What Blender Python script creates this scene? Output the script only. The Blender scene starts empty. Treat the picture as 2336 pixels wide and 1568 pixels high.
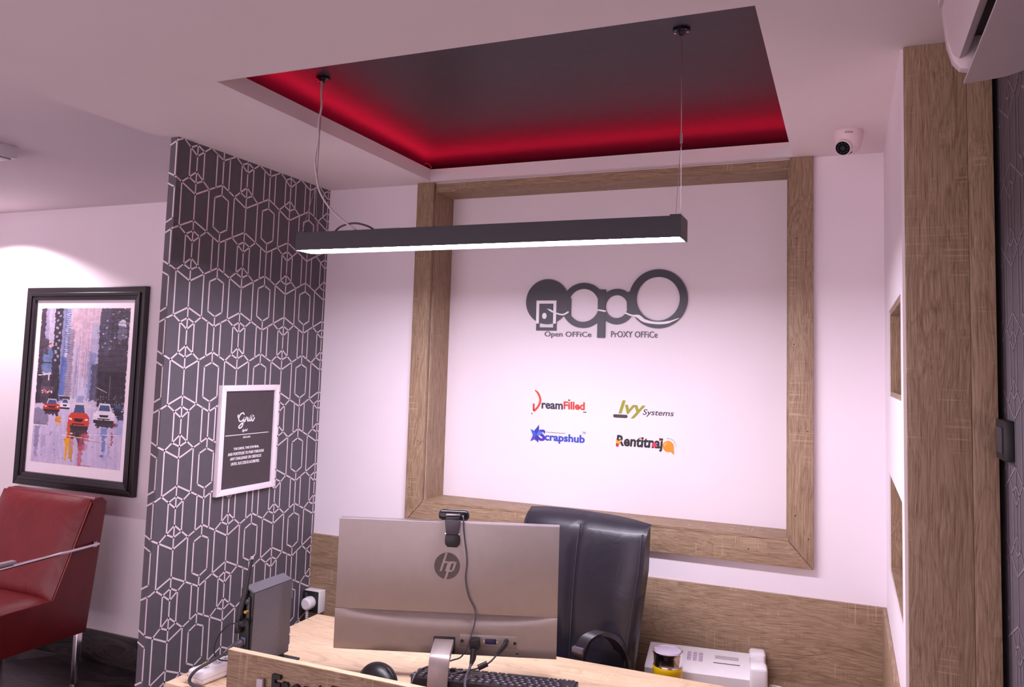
import bpy, bmesh, math, random
import numpy as np
from mathutils import Vector, Matrix
random.seed(7)
rng = np.random.default_rng(11)
S = bpy.context.scene
C = bpy.context.collection
PI = math.pi
R = math.radians

# ------------------------------------------------------------------ camera
CZ = 1.604
F_PX, YAW, PITCH, ROLL, CX, CY = 1801.61, -0.392066, 0.079884, 0.029312, 1189.56, 690.66
cam_d = bpy.data.cameras.new('camera')
cam = bpy.data.objects.new('camera', cam_d); C.objects.link(cam)
fw = Vector((math.sin(YAW)*math.cos(PITCH), math.cos(YAW)*math.cos(PITCH), math.sin(PITCH)))
rt = Vector((math.cos(YAW), -math.sin(YAW), 0)); up = rt.cross(fw)
r2 = rt*math.cos(ROLL)+up*math.sin(ROLL); u2 = -rt*math.sin(ROLL)+up*math.cos(ROLL)
m = Matrix((( r2.x, u2.x, -fw.x, 0), (r2.y, u2.y, -fw.y, 0), (r2.z, u2.z, -fw.z, CZ), (0, 0, 0, 1)))
cam.matrix_world = m
cam_d.sensor_width = 36; cam_d.sensor_fit = 'HORIZONTAL'
cam_d.lens = F_PX/2336*36
cam_d.shift_x = -(CX-1168)/2336; cam_d.shift_y = -(784-CY)/2336
cam_d.clip_start = 0.02
S.camera = cam

# ------------------------------------------------------------------ world, exposure
W = bpy.data.worlds.new('world'); S.world = W; W.use_nodes = True
bg = W.node_tree.nodes['Background']
bg.inputs[0].default_value = (1.0, 0.79, 0.91, 1); bg.inputs[1].default_value = 1.95
S.view_settings.view_transform = 'Standard'; S.view_settings.look = 'None'
S.view_settings.gamma = 1; S.view_settings.use_curve_mapping = False
S.view_settings.exposure = 0.22
PENDANT_COL = (0.91, 0.84, 1.0); PENDANT_W = 92.0
DOWN_COL = (1.0, 0.86, 0.93); DOWN_W = 62.0
RED_W = 36.0

# ------------------------------------------------------------------ materials
MATS = {}
def srgb(r, g, b):
    def f(c):
        c /= 255.0
        return c/12.92 if c <= .04045 else ((c+.055)/1.055)**2.4
    return (f(r), f(g), f(b), 1)
class NT:
    def __init__(s, name):
        s.m = bpy.data.materials.new(name); s.m.use_nodes = True
        s.t = s.m.node_tree; s.b = s.t.nodes['Principled BSDF']; s.tc = None
    def n(s, kind, **kw):
        x = s.t.nodes.new(kind)
        for k, v in kw.items():
            if k in x.inputs: x.inputs[k].default_value = v
            else: setattr(x, k, v)
        return x
    def l(s, a, b): s.t.links.new(a, b)
    def coord(s, scale=(1, 1, 1), loc=(0, 0, 0), rot=(0, 0, 0)):
        if s.tc is None: s.tc = s.n('ShaderNodeTexCoord')
        mp = s.n('ShaderNodeMapping'); mp.inputs['Scale'].default_value = scale
        mp.inputs['Location'].default_value = loc; mp.inputs['Rotation'].default_value = rot
        s.l(s.tc.outputs['Object'], mp.inputs['Vector']); return mp.outputs[0]
    def noise(s, vec, scale, detail=3, rough=.5, dist=0):
        x = s.n('ShaderNodeTexNoise'); x.inputs['Scale'].default_value = scale
        x.inputs['Detail'].default_value = detail; x.inputs['Roughness'].default_value = rough
        x.inputs['Distortion'].default_value = dist; s.l(vec, x.inputs['Vector']); return x.outputs['Fac']
    def ramp(s, fac, stops):
        x = s.n('ShaderNodeValToRGB'); e = x.color_ramp.elements
        while len(e) < len(stops): e.new(.5)
        for q, (p, c) in zip(e, stops): q.position = p; q.color = c
        s.l(fac, x.inputs[0]); return x.outputs[0]
    def mix(s, fac, a, b, blend='MIX'):
        x = s.n('ShaderNodeMix', data_type='RGBA', blend_type=blend)
        for v, i in ((fac, 0), (a, 6), (b, 7)):
            if hasattr(v, 'links') or hasattr(v, 'is_linked'): s.l(v, x.inputs[i])
            else: x.inputs[i].default_value = v
        return x.outputs[2]
    def math(s, op, a, b=0.0):
        x = s.n('ShaderNodeMath', operation=op)
        for i, v in enumerate((a, b)):
            if hasattr(v, 'is_linked'): s.l(v, x.inputs[i])
            else: x.inputs[i].default_value = v
        return x.outputs[0]
    def bump(s, h, strength=.2, dist=.002):
        x = s.n('ShaderNodeBump'); x.inputs['Strength'].default_value = strength; x.inputs['Distance'].default_value = dist
        s.l(h, x.inputs['Height']); s.l(x.outputs[0], s.b.inputs['Normal'])
    def col(s, c):
        if hasattr(c, 'is_linked'): s.l(c, s.b.inputs['Base Color'])
        else: s.b.inputs['Base Color'].default_value = c
    def rough(s, v): s.b.inputs['Roughness'].default_value = v

def plain(name, c, rough=.5, metal=0, var=.06, bump=0, bscale=300, coat=0):
    if name in MATS: return MATS[name]
    t = NT(name)
    v = t.coord()
    n = t.noise(v, 35, 4)
    lo = tuple(x*(1-var) for x in c[:3])+(1,); hi = tuple(min(1, x*(1+var)) for x in c[:3])+(1,)
    t.col(t.ramp(n, [(.3, lo), (.7, hi)])); t.rough(rough)
    t.b.inputs['Metallic'].default_value = metal
    if coat: t.b.inputs['Coat Weight'].default_value = coat
    if bump: t.bump(t.noise(v, bscale, 3), bump, .001)
    MATS[name] = t.m; return t.m
def emit(name, c, w):
    t = NT(name); t.b.inputs['Emission Color'].default_value = tuple(c)+(1,)
    t.b.inputs['Emission Strength'].default_value = w; t.col(tuple(c)+(1,)); MATS[name] = t.m; return t.m
def wood(name, dark, mid, light, axis='z', seed=0, rough=.55, marks=.35):
    if name in MATS: return MATS[name]
    t = NT(name)
    def st(along, across):
        return {'x': (along, across, across), 'y': (across, along, across), 'z': (across, across, along)}[axis]
    o = (seed*3.1, seed*1.7, seed*2.3)
    wn = t.n('ShaderNodeTexNoise'); wn.inputs['Scale'].default_value = 1.0; wn.inputs['Detail'].default_value = 2
    t.l(t.coord(st(2.2, 6), o), wn.inputs['Vector'])
    sub = t.n('ShaderNodeVectorMath', operation='MULTIPLY_ADD'); t.l(wn.outputs['Color'], sub.inputs[0])
    sub.inputs[1].default_value = (.06, .06, .06); t.l(t.coord((1, 1, 1), o), sub.inputs[2])
    def warped(along, across):
        mp = t.n('ShaderNodeMapping'); mp.inputs['Scale'].default_value = st(along, across)
        t.l(sub.outputs[0], mp.inputs['Vector']); return mp.outputs[0]
    big = t.noise(warped(.8, 5), 2.2, 2, .5, .4)                         # broad cathedral figure
    rings = t.math('FRACT', t.math('MULTIPLY', big, 11.0))
    fine = t.noise(warped(5, 190), 2.0, 5, .7, .1)                       # pores running along the grain
    base = t.ramp(fine, [(.28, dark), (.46, mid), (.70, light)])
    ring = t.ramp(rings, [(0, (.50, .45, .42, 1)), (.12, (1, 1, 1, 1)), (.8, (1, 1, 1, 1)), (1, (.70, .66, .63, 1))])
    c = t.mix(.45, base, ring, 'MULTIPLY')
    cross = t.noise(t.coord(st(230, 6), o), 1.0, 1, .4)                  # saw marks across the grain
    mask = t.noise(t.coord(st(2.2, 7), (o[1], o[2], o[0])), 2.0, 2)
    mk = t.math('MULTIPLY', t.ramp(cross, [(.60, (0, 0, 0, 1)), (.68, (1, 1, 1, 1))]), t.ramp(mask, [(.52, (0, 0, 0, 1)), (.62, (1, 1, 1, 1))]))
    c = t.mix(t.math('MULTIPLY', mk, marks), c, tuple(min(1, x*1.35) for x in light[:3])+(1,))
    t.col(c); t.rough(rough); t.bump(fine, .25, .001)
    MATS[name] = t.m; return t.m

OAK = (srgb(98, 75, 56), srgb(148, 121, 95), srgb(182, 156, 128))
PINE = (srgb(190, 152, 118), srgb(226, 194, 158), srgb(240, 216, 186))
def oak(axis, seed=0): return wood('oak_laminate_%s%d' % (axis, seed), *OAK, axis=axis, seed=seed)
def pale(axis, seed=0): return wood('pale_laminate_%s%d' % (axis, seed), *PINE, axis=axis, seed=seed, rough=.4, marks=.3)

def paint(name, c):
    if name in MATS: return MATS[name]
    t = NT(name); v = t.coord()
    n = t.noise(v, 3, 3); t.col(t.ramp(n, [(.3, tuple(x*.965 for x in c[:3])+(1,)), (.7, c)]))
    t.rough(.75); t.bump(t.noise(t.coord((60, 60, 160)), 3, 3), .06, .001); MATS[name] = t.m; return t.m
WHITE_WALL = paint('white_wall_paint', srgb(240, 229, 236))
CEIL_PAINT = paint('white_ceiling_paint', srgb(240, 226, 230))
def leather(name, c, rough=.35, wr=.5):
    if name in MATS: return MATS[name]
    t = NT(name); v = t.coord()
    n = t.noise(v, 6, 4, .6, .8)
    t.col(t.ramp(n, [(.3, tuple(x*.75 for x in c[:3])+(1,)), (.7, c)])); t.rough(rough)
    h = t.math('ADD', t.math('MULTIPLY', t.noise(v, 9, 3, .5, 1.5), wr), t.math('MULTIPLY', t.noise(v, 420, 2), .05))
    t.bump(h, .5, .012); t.b.inputs['Coat Weight'].default_value = .05
    MATS[name] = t.m; return t.m
def marble(name):
    if name in MATS: return MATS[name]
    t = NT(name)
    a = t.noise(t.coord((1.2, 5.5, 5.5), rot=(0, 0, .25)), 2.0, 6, .62, 1.1)
    c = t.ramp(a, [(.30, srgb(16, 13, 13)), (.47, srgb(38, 32, 32)), (.56, srgb(72, 64, 64)), (.62, srgb(32, 27, 28)), (.8, srgb(104, 96, 96))])
    t.col(c); t.rough(.28); MATS[name] = t.m; return t.m
BLACK = plain('black_plastic', srgb(28, 25, 29), .4)
DGREY = plain('dark_grey_plastic', srgb(62, 58, 66), .45)
WPLAS = plain('white_plastic', srgb(236, 230, 232), .35, var=.02)
GREYW = plain('grey_white_plastic', srgb(196, 184, 186), .4, var=.03)
CHROME = plain('chrome', srgb(232, 226, 230), .16, 1.0, var=.01)
STEEL = plain('brushed_steel', srgb(190, 184, 190), .3, 1.0, var=.03)

# ------------------------------------------------------------------ mesh builders
class MB:
    def __init__(s): s.bm = bmesh.new()
    def _add(s, vs, fs):
        v = [s.bm.verts.new(p) for p in vs]
        out = []
        for f in fs:
            try: out.append(s.bm.faces.new([v[i] for i in f]))
            except ValueError: pass
        return v, out
    def box(s, x0, x1, y0, y1, z0, z1, bev=0, seg=2):
        vs = [(x, y, z) for x in (x0, x1) for y in (y0, y1) for z in (z0, z1)]
        v, f = s._add(vs, [(0, 1, 3, 2), (4, 6, 7, 5), (0, 4, 5, 1), (2, 3, 7, 6), (0, 2, 6, 4), (1, 5, 7, 3)])
        if bev:
            es = list({e for q in f for e in q.edges})
            bmesh.ops.bevel(s.bm, geom=es, offset=bev, segments=seg, affect='EDGES', profile=.5)
        return s
    def quad(s, a, b, c, d): s._add([a, b, c, d], [(0, 1, 2, 3)]); return s
    def prism(s, poly, plane, d0, d1, bev=0):
        def P(a, b, d): return {'xz': (a, d, b), 'yz': (d, a, b), 'xy': (a, b, d)}[plane]
        n = len(poly)
        vs = [P(a, b, d0) for a, b in poly]+[P(a, b, d1) for a, b in poly]
        fs = [tuple(range(n)), tuple(range(2*n-1, n-1, -1))]+[(i, i+n, (i+1) % n+n, (i+1) % n) for i in range(n)]
        v, f = s._add(vs, fs)
        if bev:
            bmesh.ops.bevel(s.bm, geom=list({e for q in f[:2] for e in q.edges}), offset=bev, segments=2, affect='EDGES', profile=.5)
        return s
    def ring(s, c, ro, ri, plane, d0, d1, n=64, sz=1.0):
        a = [2*PI*i/n for i in range(n)]
        def P(r, t, d):
            u, w = c[0]+r*math.cos(t), c[1]+r*math.sin(t)*sz
            return {'xz': (u, d, w), 'yz': (d, u, w), 'xy': (u, w, d)}[plane]
        vs = [P(r, t, d) for r, d in ((ro, d0), (ri, d0), (ri, d1), (ro, d1)) for t in a]
        fs = []
        for k in range(4):
            for i in range(n):
                j = (i+1) % n; k2 = (k+1) % 4
                fs.append((k*n+i, k*n+j, k2*n+j, k2*n+i))
        s._add(vs, fs); return s
    def tube(s, pts, r, n=8, caps=True, flat=None, r2_=None):
        pts = [Vector(p) for p in pts]; k = len(pts); vs = []; up_ = None
        for i, p in enumerate(pts):
            t = (pts[min(i+1, k-1)]-pts[max(i-1, 0)]).normalized()
            if up_ is None:
                up_ = Vector((0, 0, 1)) if abs(t.z) < .9 else Vector((0, 1, 0))
            a = t.cross(up_)
            if a.length < 1e-6: a = t.orthogonal()
            a.normalize(); b = a.cross(t).normalized(); up_ = b
            rr = r[i] if isinstance(r, (list, tuple)) else r
            ra, rb = (rr, rr) if flat is None else (rr, rr*flat)
            for j in range(n):
                q = 2*PI*j/n; vs.append(p+a*ra*math.cos(q)+b*rb*math.sin(q))
        fs = [(i*n+j, i*n+(j+1) % n, (i+1)*n+(j+1) % n, (i+1)*n+j) for i in range(k-1) for j in range(n)]
        if caps: fs += [tuple(range(n-1, -1, -1)), tuple(range((k-1)*n, k*n))]
        s._add(vs, fs); return s
    def lathe(s, prof, c, n=32, axis='z', mat=None):
        vs = []
        for r, h in prof:
            for j in range(n):
                q = 2*PI*j/n; a, b = r*math.cos(q), r*math.sin(q)
                p = Vector({'z': (a, b, h), 'y': (a, h, b), 'x': (h, a, b)}[axis])
                if mat is not None: p = mat @ p
                vs.append(p+Vector(c))
        k = len(prof)
        fs = [(i*n+j, i*n+(j+1) % n, (i+1)*n+(j+1) % n, (i+1)*n+j) for i in range(k-1) for j in range(n)]
        fs += [tuple(range(n)), tuple(range(k*n-1, (k-1)*n-1, -1))]
        s._add(vs, fs); return s
    def sheet(s, fn, nu, nv):
        vs = [fn(i/nu, j/nv) for i in range(nu+1) for j in range(nv+1)]
        w = nv+1
        fs = [(i*w+j, (i+1)*w+j, (i+1)*w+j+1, i*w+j+1) for i in range(nu) for j in range(nv)]
        s._add(vs, fs); return s
    def cap_sheet(s, fn_a, fn_b, nu, nv):       # closed slab between two sheets of the same grid
        w = nv+1; N = (nu+1)*w
        vs = [fn_a(i/nu, j/nv) for i in range(nu+1) for j in range(w)]+[fn_b(i/nu, j/nv) for i in range(nu+1) for j in range(w)]
        fs = []
        for i in range(nu):
            for j in range(nv):
                q = (i*w+j, (i+1)*w+j, (i+1)*w+j+1, i*w+j+1)
                fs.append(q); fs.append(tuple(N+x for x in reversed(q)))
        for i in range(nu):
            for j in (0, nv): fs.append((i*w+j, (i+1)*w+j, N+(i+1)*w+j, N+i*w+j))
        for j in range(nv):
            for i in (0, nu): fs.append((i*w+j, i*w+j+1, N+i*w+j+1, N+i*w+j))
        s._add(vs, fs); return s
    def segs(s, segments, width, place):        # flat strokes; place(a,b)->point
        for (a0, b0), (a1, b1) in segments:
            d = Vector((a1-a0, b1-b0)); L = d.length
            if L < 1e-6: continue
            d /= L; nrm = Vector((-d.y, d.x))*width/2; e = d*width*.3
            q = [Vector((a0, b0))-e+nrm, Vector((a0, b0))-e-nrm, Vector((a1, b1))+e-nrm, Vector((a1, b1))+e+nrm]
            s._add([place(*p) for p in q], [(0, 1, 2, 3)])
        return s
ROOT = {}
def finish(o, m, parent, angle=35, smooth=True):
    C.objects.link(o); o.data.materials.append(m)
    if smooth:
        for p in o.data.polygons: p.use_smooth = True
        o.data.set_sharp_from_angle(angle=R(angle))
    if parent is not None: o.parent = parent
    return o
def obj(name, mb, m, parent=None, world=True, angle=35, normals=True):
    bm = mb.bm
    if normals: bmesh.ops.recalc_face_normals(bm, faces=bm.faces)
    if parent is not None and world:
        p = parent
        while p.parent is not None: p = p.parent
        if p.name in ROOT: bm.transform(ROOT[p.name].inverted())
    me = bpy.data.meshes.new(name); bm.to_mesh(me); bm.free()
    return finish(bpy.data.objects.new(name, me), m, parent, angle)
def tag(o, label=None, cat=None, group=None, kind=None):
    for k, v in (('label', label), ('category', cat), ('group', group), ('kind', kind)):
        if v: o[k] = v
    return o
def thing(name, loc, rz, label, cat, group=None):
    o = bpy.data.objects.new(name, None); C.objects.link(o)
    o.empty_display_size = .05
    o.location = loc; o.rotation_euler = (0, 0, rz)
    ROOT[o.name] = Matrix.Translation(loc) @ Matrix.Rotation(rz, 4, 'Z')
    return tag(o, label, cat, group)
def struct_empty(name, loc=(0, 0, 0), label=None):
    o = bpy.data.objects.new(name, None); C.objects.link(o); o.location = loc; o.empty_display_size = .05
    ROOT[o.name] = Matrix.Translation(loc); o['kind'] = 'structure'
    if label: o['label'] = label
    return o
def struct(name, mb, m, label=None):
    o = obj(name, mb, m); o['kind'] = 'structure'
    if label: o['label'] = label
    return o
_font_cache = {}
def text_bm(body, x0, x1, z0, z1, place, depth=.002, bold=0.0, shear=0.0, keep=False):
    """lettering fitted into the box x0..x1, z0..z1 of a plane; place(a, b, d) -> point"""
    cu = bpy.data.curves.new('t', 'FONT'); cu.body = body; cu.size = 1; cu.extrude = .5; cu.offset = bold; cu.shear = shear
    cu.resolution_u = 3
    o = bpy.data.objects.new('t', cu); C.objects.link(o)
    bpy.context.view_layer.update()
    me = bpy.data.meshes.new_from_object(o.evaluated_get(bpy.context.evaluated_depsgraph_get()))
    bpy.data.objects.remove(o); bpy.data.curves.remove(cu)
    mb = MB(); mb.bm.from_mesh(me); bpy.data.meshes.remove(me)
    vs = mb.bm.verts
    ax = [v.co.x for v in vs]; ay = [v.co.y for v in vs]
    lx, hx, ly, hy = min(ax), max(ax), min(ay), max(ay)
    sx = (x1-x0)/(hx-lx); sy = (z1-z0)/(hy-ly)
    for v in vs:
        v.co = Vector(place(x0+(v.co.x-lx)*sx, z0+(v.co.y-ly)*sy, (v.co.z+.5)*depth))
    bmesh.ops.remove_doubles(mb.bm, verts=list(vs), dist=1e-6)
    return mb
def spline(pts, n=8):
    """Catmull-Rom through pts"""
    P = [Vector(p) for p in pts]; P = [P[0]*2-P[1]]+P+[P[-1]*2-P[-2]]; out = []
    for i in range(1, len(P)-2):
        a, b, c, d = P[i-1:i+3]
        for k in range(n):
            t = k/n
            out.append(.5*((2*b)+(c-a)*t+(2*a-5*b+4*c-d)*t*t+(3*b-a-3*c+d)*t**3))
    out.append(P[-2]); return out
def stroke_poly(pts, w):
    """outline polygon of a 2-D stroke; w constant or list"""
    L = []; Rr = []; k = len(pts)
    for i in range(k):
        a = pts[max(i-1, 0)]; b = pts[min(i+1, k-1)]
        d = Vector((b[0]-a[0], b[1]-a[1])); d.normalize(); nn = Vector((-d.y, d.x))
        ww = (w[i] if isinstance(w, (list, tuple)) else w)/2
        L.append((pts[i][0]+nn.x*ww, pts[i][1]+nn.y*ww)); Rr.append((pts[i][0]-nn.x*ww, pts[i][1]-nn.y*ww))
    return L+Rr[::-1]
def ribbon(mb, pts, w, plane, d0, d1):
    k = len(pts); o = stroke_poly(pts, w); L = o[:k]; Q = o[k:][::-1]
    for i in range(k-1): mb.prism([L[i], L[i+1], Q[i+1], Q[i]], plane, d0, d1)
    return mb

# ================================================================== THE SETTING
XS, YB, ZC = -2.033, 2.75, 2.324          # partition face, back wall, reception ceiling
ZL, YP = 2.42, 3.116                      # lounge ceiling and far lounge wall
RX1, RX2, RY1, RY2, ZR = -1.527, -0.165, 1.556, 2.712, 2.372
fl = MB().box(-6.5, 2.2, -1.6, 3.3, -.06, 0)
struct('floor', fl, marble('dark_veined_marble'), 'dark veined marble floor')
cb = MB()
cb.box(-2.066, RX1, -1.6, YB+.0, ZC, ZR); cb.box(RX2, 2.2, -1.6, YB, ZC, ZR)
cb.box(RX1, RX2, -1.6, RY1, ZC, ZR); cb.box(RX1, RX2, RY2, YB, ZC, ZR)
ceil = struct('ceiling', cb, CEIL_PAINT, 'white plaster ceiling with a rectangular opening')
rp = MB().box(RX1-.45, RX2+.45, RY1-.3, RY2+.45, 2.47, 2.50)
BLACKCEIL = plain('black_ceiling_paint', srgb(46, 46, 58), .45, var=.12, bump=.15, bscale=60)
obj('recess_panel', rp, BLACKCEIL, ceil)['label'] = 'black painted panel inside the ceiling opening'
rs = MB()
for a in ((RX1-.47, RX1-.45, RY1-.3, RY2+.45), (RX2+.45, RX2+.47, RY1-.3, RY2+.45), (RX1-.45, RX2+.45, RY1-.32, RY1-.3), (RX1-.45, RX2+.45, RY2+.45, RY2+.47)):
    rs.box(*a, ZR-.0, 2.47)
rs.box(RX1-.45, RX2+.45, YB, RY2+.47, ZC, ZR)
obj('recess_side', rs, BLACKCEIL, ceil)
ls = MB().box(-6.5, -2.066, -1.6, 3.3, ZL, ZL+.06).box(-2.10, -2.066, -1.6, 3.2, ZC, ZL)
obj('lounge_slab', ls, CEIL_PAINT, ceil)['label'] = 'higher white ceiling over the lounge'

# back wall with the niche opening
IX1, IX2, IZ1, IZ2, YN = -1.520, -0.176, 1.067, 2.294, 2.887
wb = MB()
wb.box(-2.04, IX1, YB, YN+.05, 0, ZC); wb.box(IX2, .30, YB, YN+.05, 0, ZC)
wb.box(IX1, IX2, YB, YN+.05, 0, IZ1); wb.box(IX1, IX2, YB, YN+.05, IZ2, ZC)
wall_back = struct('wall_back', wb, WHITE_WALL, 'white back wall behind the reception desk')
obj('niche_panel', MB().box(IX1, IX2, YN, YN+.05, IZ1, IZ2), WHITE_WALL, wall_back)
wr = MB().box(-6.5, -2.066, YP, YP+.15, 0, ZL)
wall_rear = struct('wall_rear', wr, WHITE_WALL, 'white lounge wall behind the red armchair')
bb = MB().box(-6.5, -2.07, YP-.014, YP, 0, .159, .002)
struct('baseboard_rear', bb, marble('dark_veined_marble'), 'dark marble skirting under the framed painting')
# wallpapered partition
PAPER = plain('charcoal_wallpaper', srgb(88, 82, 90), .6, var=.05, bump=.3, bscale=500)
LINE = plain('silver_white_wallpaper_line', srgb(226, 208, 216), .5, var=.03)
XW = -2.066; YE = 1.922
wall_left = struct('wall_left', MB().box(XW, XS, YE, YP, 0, ZC), PAPER, 'charcoal wallpapered partition with silver geometric lines')
def lattice(u0, u1, d0, d1, py=.2435, pz=.2935):
    """wallpaper lines for u in [u0,u1], d (downwards) in [d0,d1]"""
    h, q = py/2, .061
    cell = []
    def add(*p):
        for a, b in zip(p, p[1:]): cell.append((a, b))
    for s in (-1, 1):
        add((0, .077), (s*q, .047), (s*h, .018))
        add((0, 0), (s*q, .047))
        add((s*.031, .0245), (0, .039))
        add((0, .166), (s*q, .194), (s*h, .223))
        add((s*q, .194), (0, .239))
        add((s*.031, .2165), (0, .201))
        add((s*q, .047), (s*q, .194))
        add((s*.031, .2165), (s*.031, pz+.0245))
        add((h+s*.031, .209), (h+s*.031, pz+.0328))
        add((h, .054), (h+s*.033, .069), (h+s*.033, .172), (h, .189))
    add((0, 0), (0, pz)); add((h, .018), (h, .054)); add((h, .189), (h, pz+.018))
    out = []
    for i in range(int((u0)/py)-2, int((u1)/py)+3):
        for j in range(int(d0/pz)-2, int(d1/pz)+3):
            for (a, b), (c, d) in cell:
                p0, p1 = [a+i*py, b+j*pz], [c+i*py, d+j*pz]
                t0, t1 = 0., 1.; dx, dy = p1[0]-p0[0], p1[1]-p0[1]; ok = True
                for P_, D_, lo, hi in ((p0[0], dx, u0, u1), (p0[1], dy, d0, d1)):
                    if abs(D_) < 1e-9:
                        if P_ < lo or P_ > hi: ok = False
                    else:
                        ta, tb = (lo-P_)/D_, (hi-P_)/D_
                        if ta > tb: ta, tb = tb, ta
                        t0, t1 = max(t0, ta), min(t1, tb)
                if ok and t1 > t0+1e-6:
                    out.append(((p0[0]+dx*t0, p0[1]+dy*t0), (p0[0]+dx*t1, p0[1]+dy*t1)))
    seen = {}
    for a, b in out:
        k = tuple(sorted(((round(a[0], 4), round(a[1], 4)), (round(b[0], 4), round(b[1], 4)))))
        seen[k] = (a, b)
    return list(seen.values())
Y0, Z0 = 2.0065, 2.2255
wp = MB()
wp.segs(lattice(YE-Y0, YB-Y0-.003, Z0-ZC+.002, Z0-.01), .0055, lambda u, d: (XS+.0008, u+Y0, Z0-d))
wp.segs(lattice(YE-Y0-.033, YE-Y0, Z0-ZC+.002, Z0-.01), .0055, lambda u, d: (XS+(u-(YE-Y0)), YE-.0008, Z0-d))
o = obj('wallpaper_line_pattern', wp, LINE, wall_left, normals=False); o['kind'] = 'stuff'
# right wall with two shelf niches
XR, YCOL = .111, 1.877
w2 = MB()
n1 = (1.95, 2.50, 1.55, 1.79); n2 = (1.955, 2.55, 1.05, 1.33)
for z0, z1 in ((0, 1.05), (1.33, 1.55), (1.79, ZC)): w2.box(XR, .284, YCOL, YB, z0, z1)
for a in (n1, n2):
    w2.box(XR, .284, YCOL, a[0], a[2], a[3]); w2.box(XR, .284, a[1], YB, a[2], a[3])
    w2.box(.262, .284, a[0], a[1], a[2], a[3])
wall_right = struct('wall_right', w2, WHITE_WALL, 'white side wall with two wood lined openings')
for k, a in enumerate((n1, n2)):
    ax = 'z' if k == 0 else 'y'
    y0, y1, z0, z1 = a
    obj('niche_back', MB().box(.25, .262, y0, y1, z0, z1), oak(ax, 3+k), wall_right)
    obj('niche_lining', MB().box(XR+.004, .25, y0, y1, z0, z0+.012), oak('y', 5), wall_right)
    obj('niche_lining', MB().box(XR+.004, .25, y0, y1, z1-.012, z1), oak('y', 5), wall_right)
    obj('niche_lining', MB().box(XR+.004, .25, y1-.012, y1, z0+.012, z1-.012), oak('z', 5), wall_right)
# wainscot
t2 = struct_empty('trim_1', (0, 0, 0), 'oak laminate panelling along the foot of the back wall')
obj('wainscot_panel', MB().box(XS, XR, YB-.012, YB, .0, .894, .001), oak('x', 1), t2)
t3 = struct_empty('trim_2', (0, 0, 0), 'oak laminate panelling on the foot of the side wall')
obj('wainscot_panel', MB().box(XR-.012, XR, YCOL, YB-.012, 0, .894, .001), oak('y', 2), t3)
# oak frame round the niche
t1 = struct_empty('trim_3', (0, 0, 0), 'oak picture-window frame with mitred corners on the back wall')
FX1, FX2, FZ1, FY = -1.595, -.101, .985, 2.728
g = .0008
obj('frame_board', MB().prism([(FX1, FZ1+g), (IX1-g, IZ1+g), (IX1-g, ZC-.001), (FX1, ZC-.001)], 'xz', FY, YB+.0, .0012), oak('z', 6), t1)
obj('frame_board', MB().prism([(FX2, FZ1+g), (IX2+g, IZ1+g), (IX2+g, ZC-.001), (FX2, ZC-.001)], 'xz', FY, YB+.0, .0012), oak('z', 7), t1)
obj('frame_board', MB().prism([(FX1+g, FZ1), (FX2-g, FZ1), (IX2, IZ1-g), (IX1, IZ1-g)], 'xz', FY, YB+.0, .0012), oak('x', 8), t1)
obj('frame_board', MB().box(IX1+g, IX2-g, FY+.016, YB, IZ2, ZC-.004, .0008), oak('x', 13), t1)
T = .008
obj('reveal_board', MB().box(IX1, IX1+T, YB, YN, IZ1+T, IZ2-T), oak('z', 9), t1)
obj('reveal_board', MB().box(IX2-T, IX2, YB, YN, IZ1+T, IZ2-T), oak('z', 10), t1)
obj('reveal_board', MB().box(IX1, IX2, YB-.018, YN, IZ1, IZ1+T), oak('x', 11), t1)
obj('reveal_board', MB().box(IX1, IX2, YB, YN, IZ2-T, IZ2), oak('x', 12), t1)
NAIL = plain('nail_head', srgb(48, 36, 30), .6)
for (x, z) in ((-1.577, 1.12), (-1.548, 1.30), (-1.56, 1.62), (-.155, 1.15), (-.115, 1.08), (-.118, 1.42), (-.152, 2.05), (-.9, 1.05), (-.3, 1.03), (-.16, 1.7)):
    obj('nail', MB().lathe([(.0022, -.0004), (.0022, .002)], (x, FY, z), 8, 'y'), NAIL, t1)
# clad pillar and papered wall beside it
t4 = struct_empty('trim_4', (0, 0, 0), 'oak laminate cladding boards on the pillar')
obj('cladding_board', MB().box(.1165, .236, 1.862, YCOL, 0, ZC-.001, .0008), oak('z', 21), t4)
obj('cladding_board', MB().box(.2366, .2835, 1.862, YCOL, 0, ZC-.001, .0008), oak('z', 25), t4)
struct('trim_5', MB().box(.284, .2955, 1.950, 1.96, 0, ZC), oak('z', 26), 'narrow open joint between pillar and papered wall')
XP = .2955
PAPER2 = plain('grey_wallpaper', srgb(98, 90, 98), .6, var=.06, bump=.3, bscale=400)
LINE2 = plain('grey_wallpaper_line', srgb(140, 130, 140), .5)
wall_entry = struct('wall_entrance', MB().box(XP, XP+.1, -1.6, 1.96, 0, ZC), PAPER2, 'grey wallpapered wall beside the oak pillar')
wq = MB().segs(lattice(1.0-1.76, 1.868-1.76, 1.9-ZC+.002, 1.9-.02), .0042, lambda u, d: (XP-.0008, u+1.76, 1.9-d))
o = obj('wallpaper_line_pattern', wq, LINE2, wall_entry, normals=False); o['kind'] = 'stuff'

struct('wall_west', MB().box(-6.6, -6.5, -1.6, 3.3, 0, ZL), WHITE_WALL, 'white side wall of the lounge')
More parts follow.
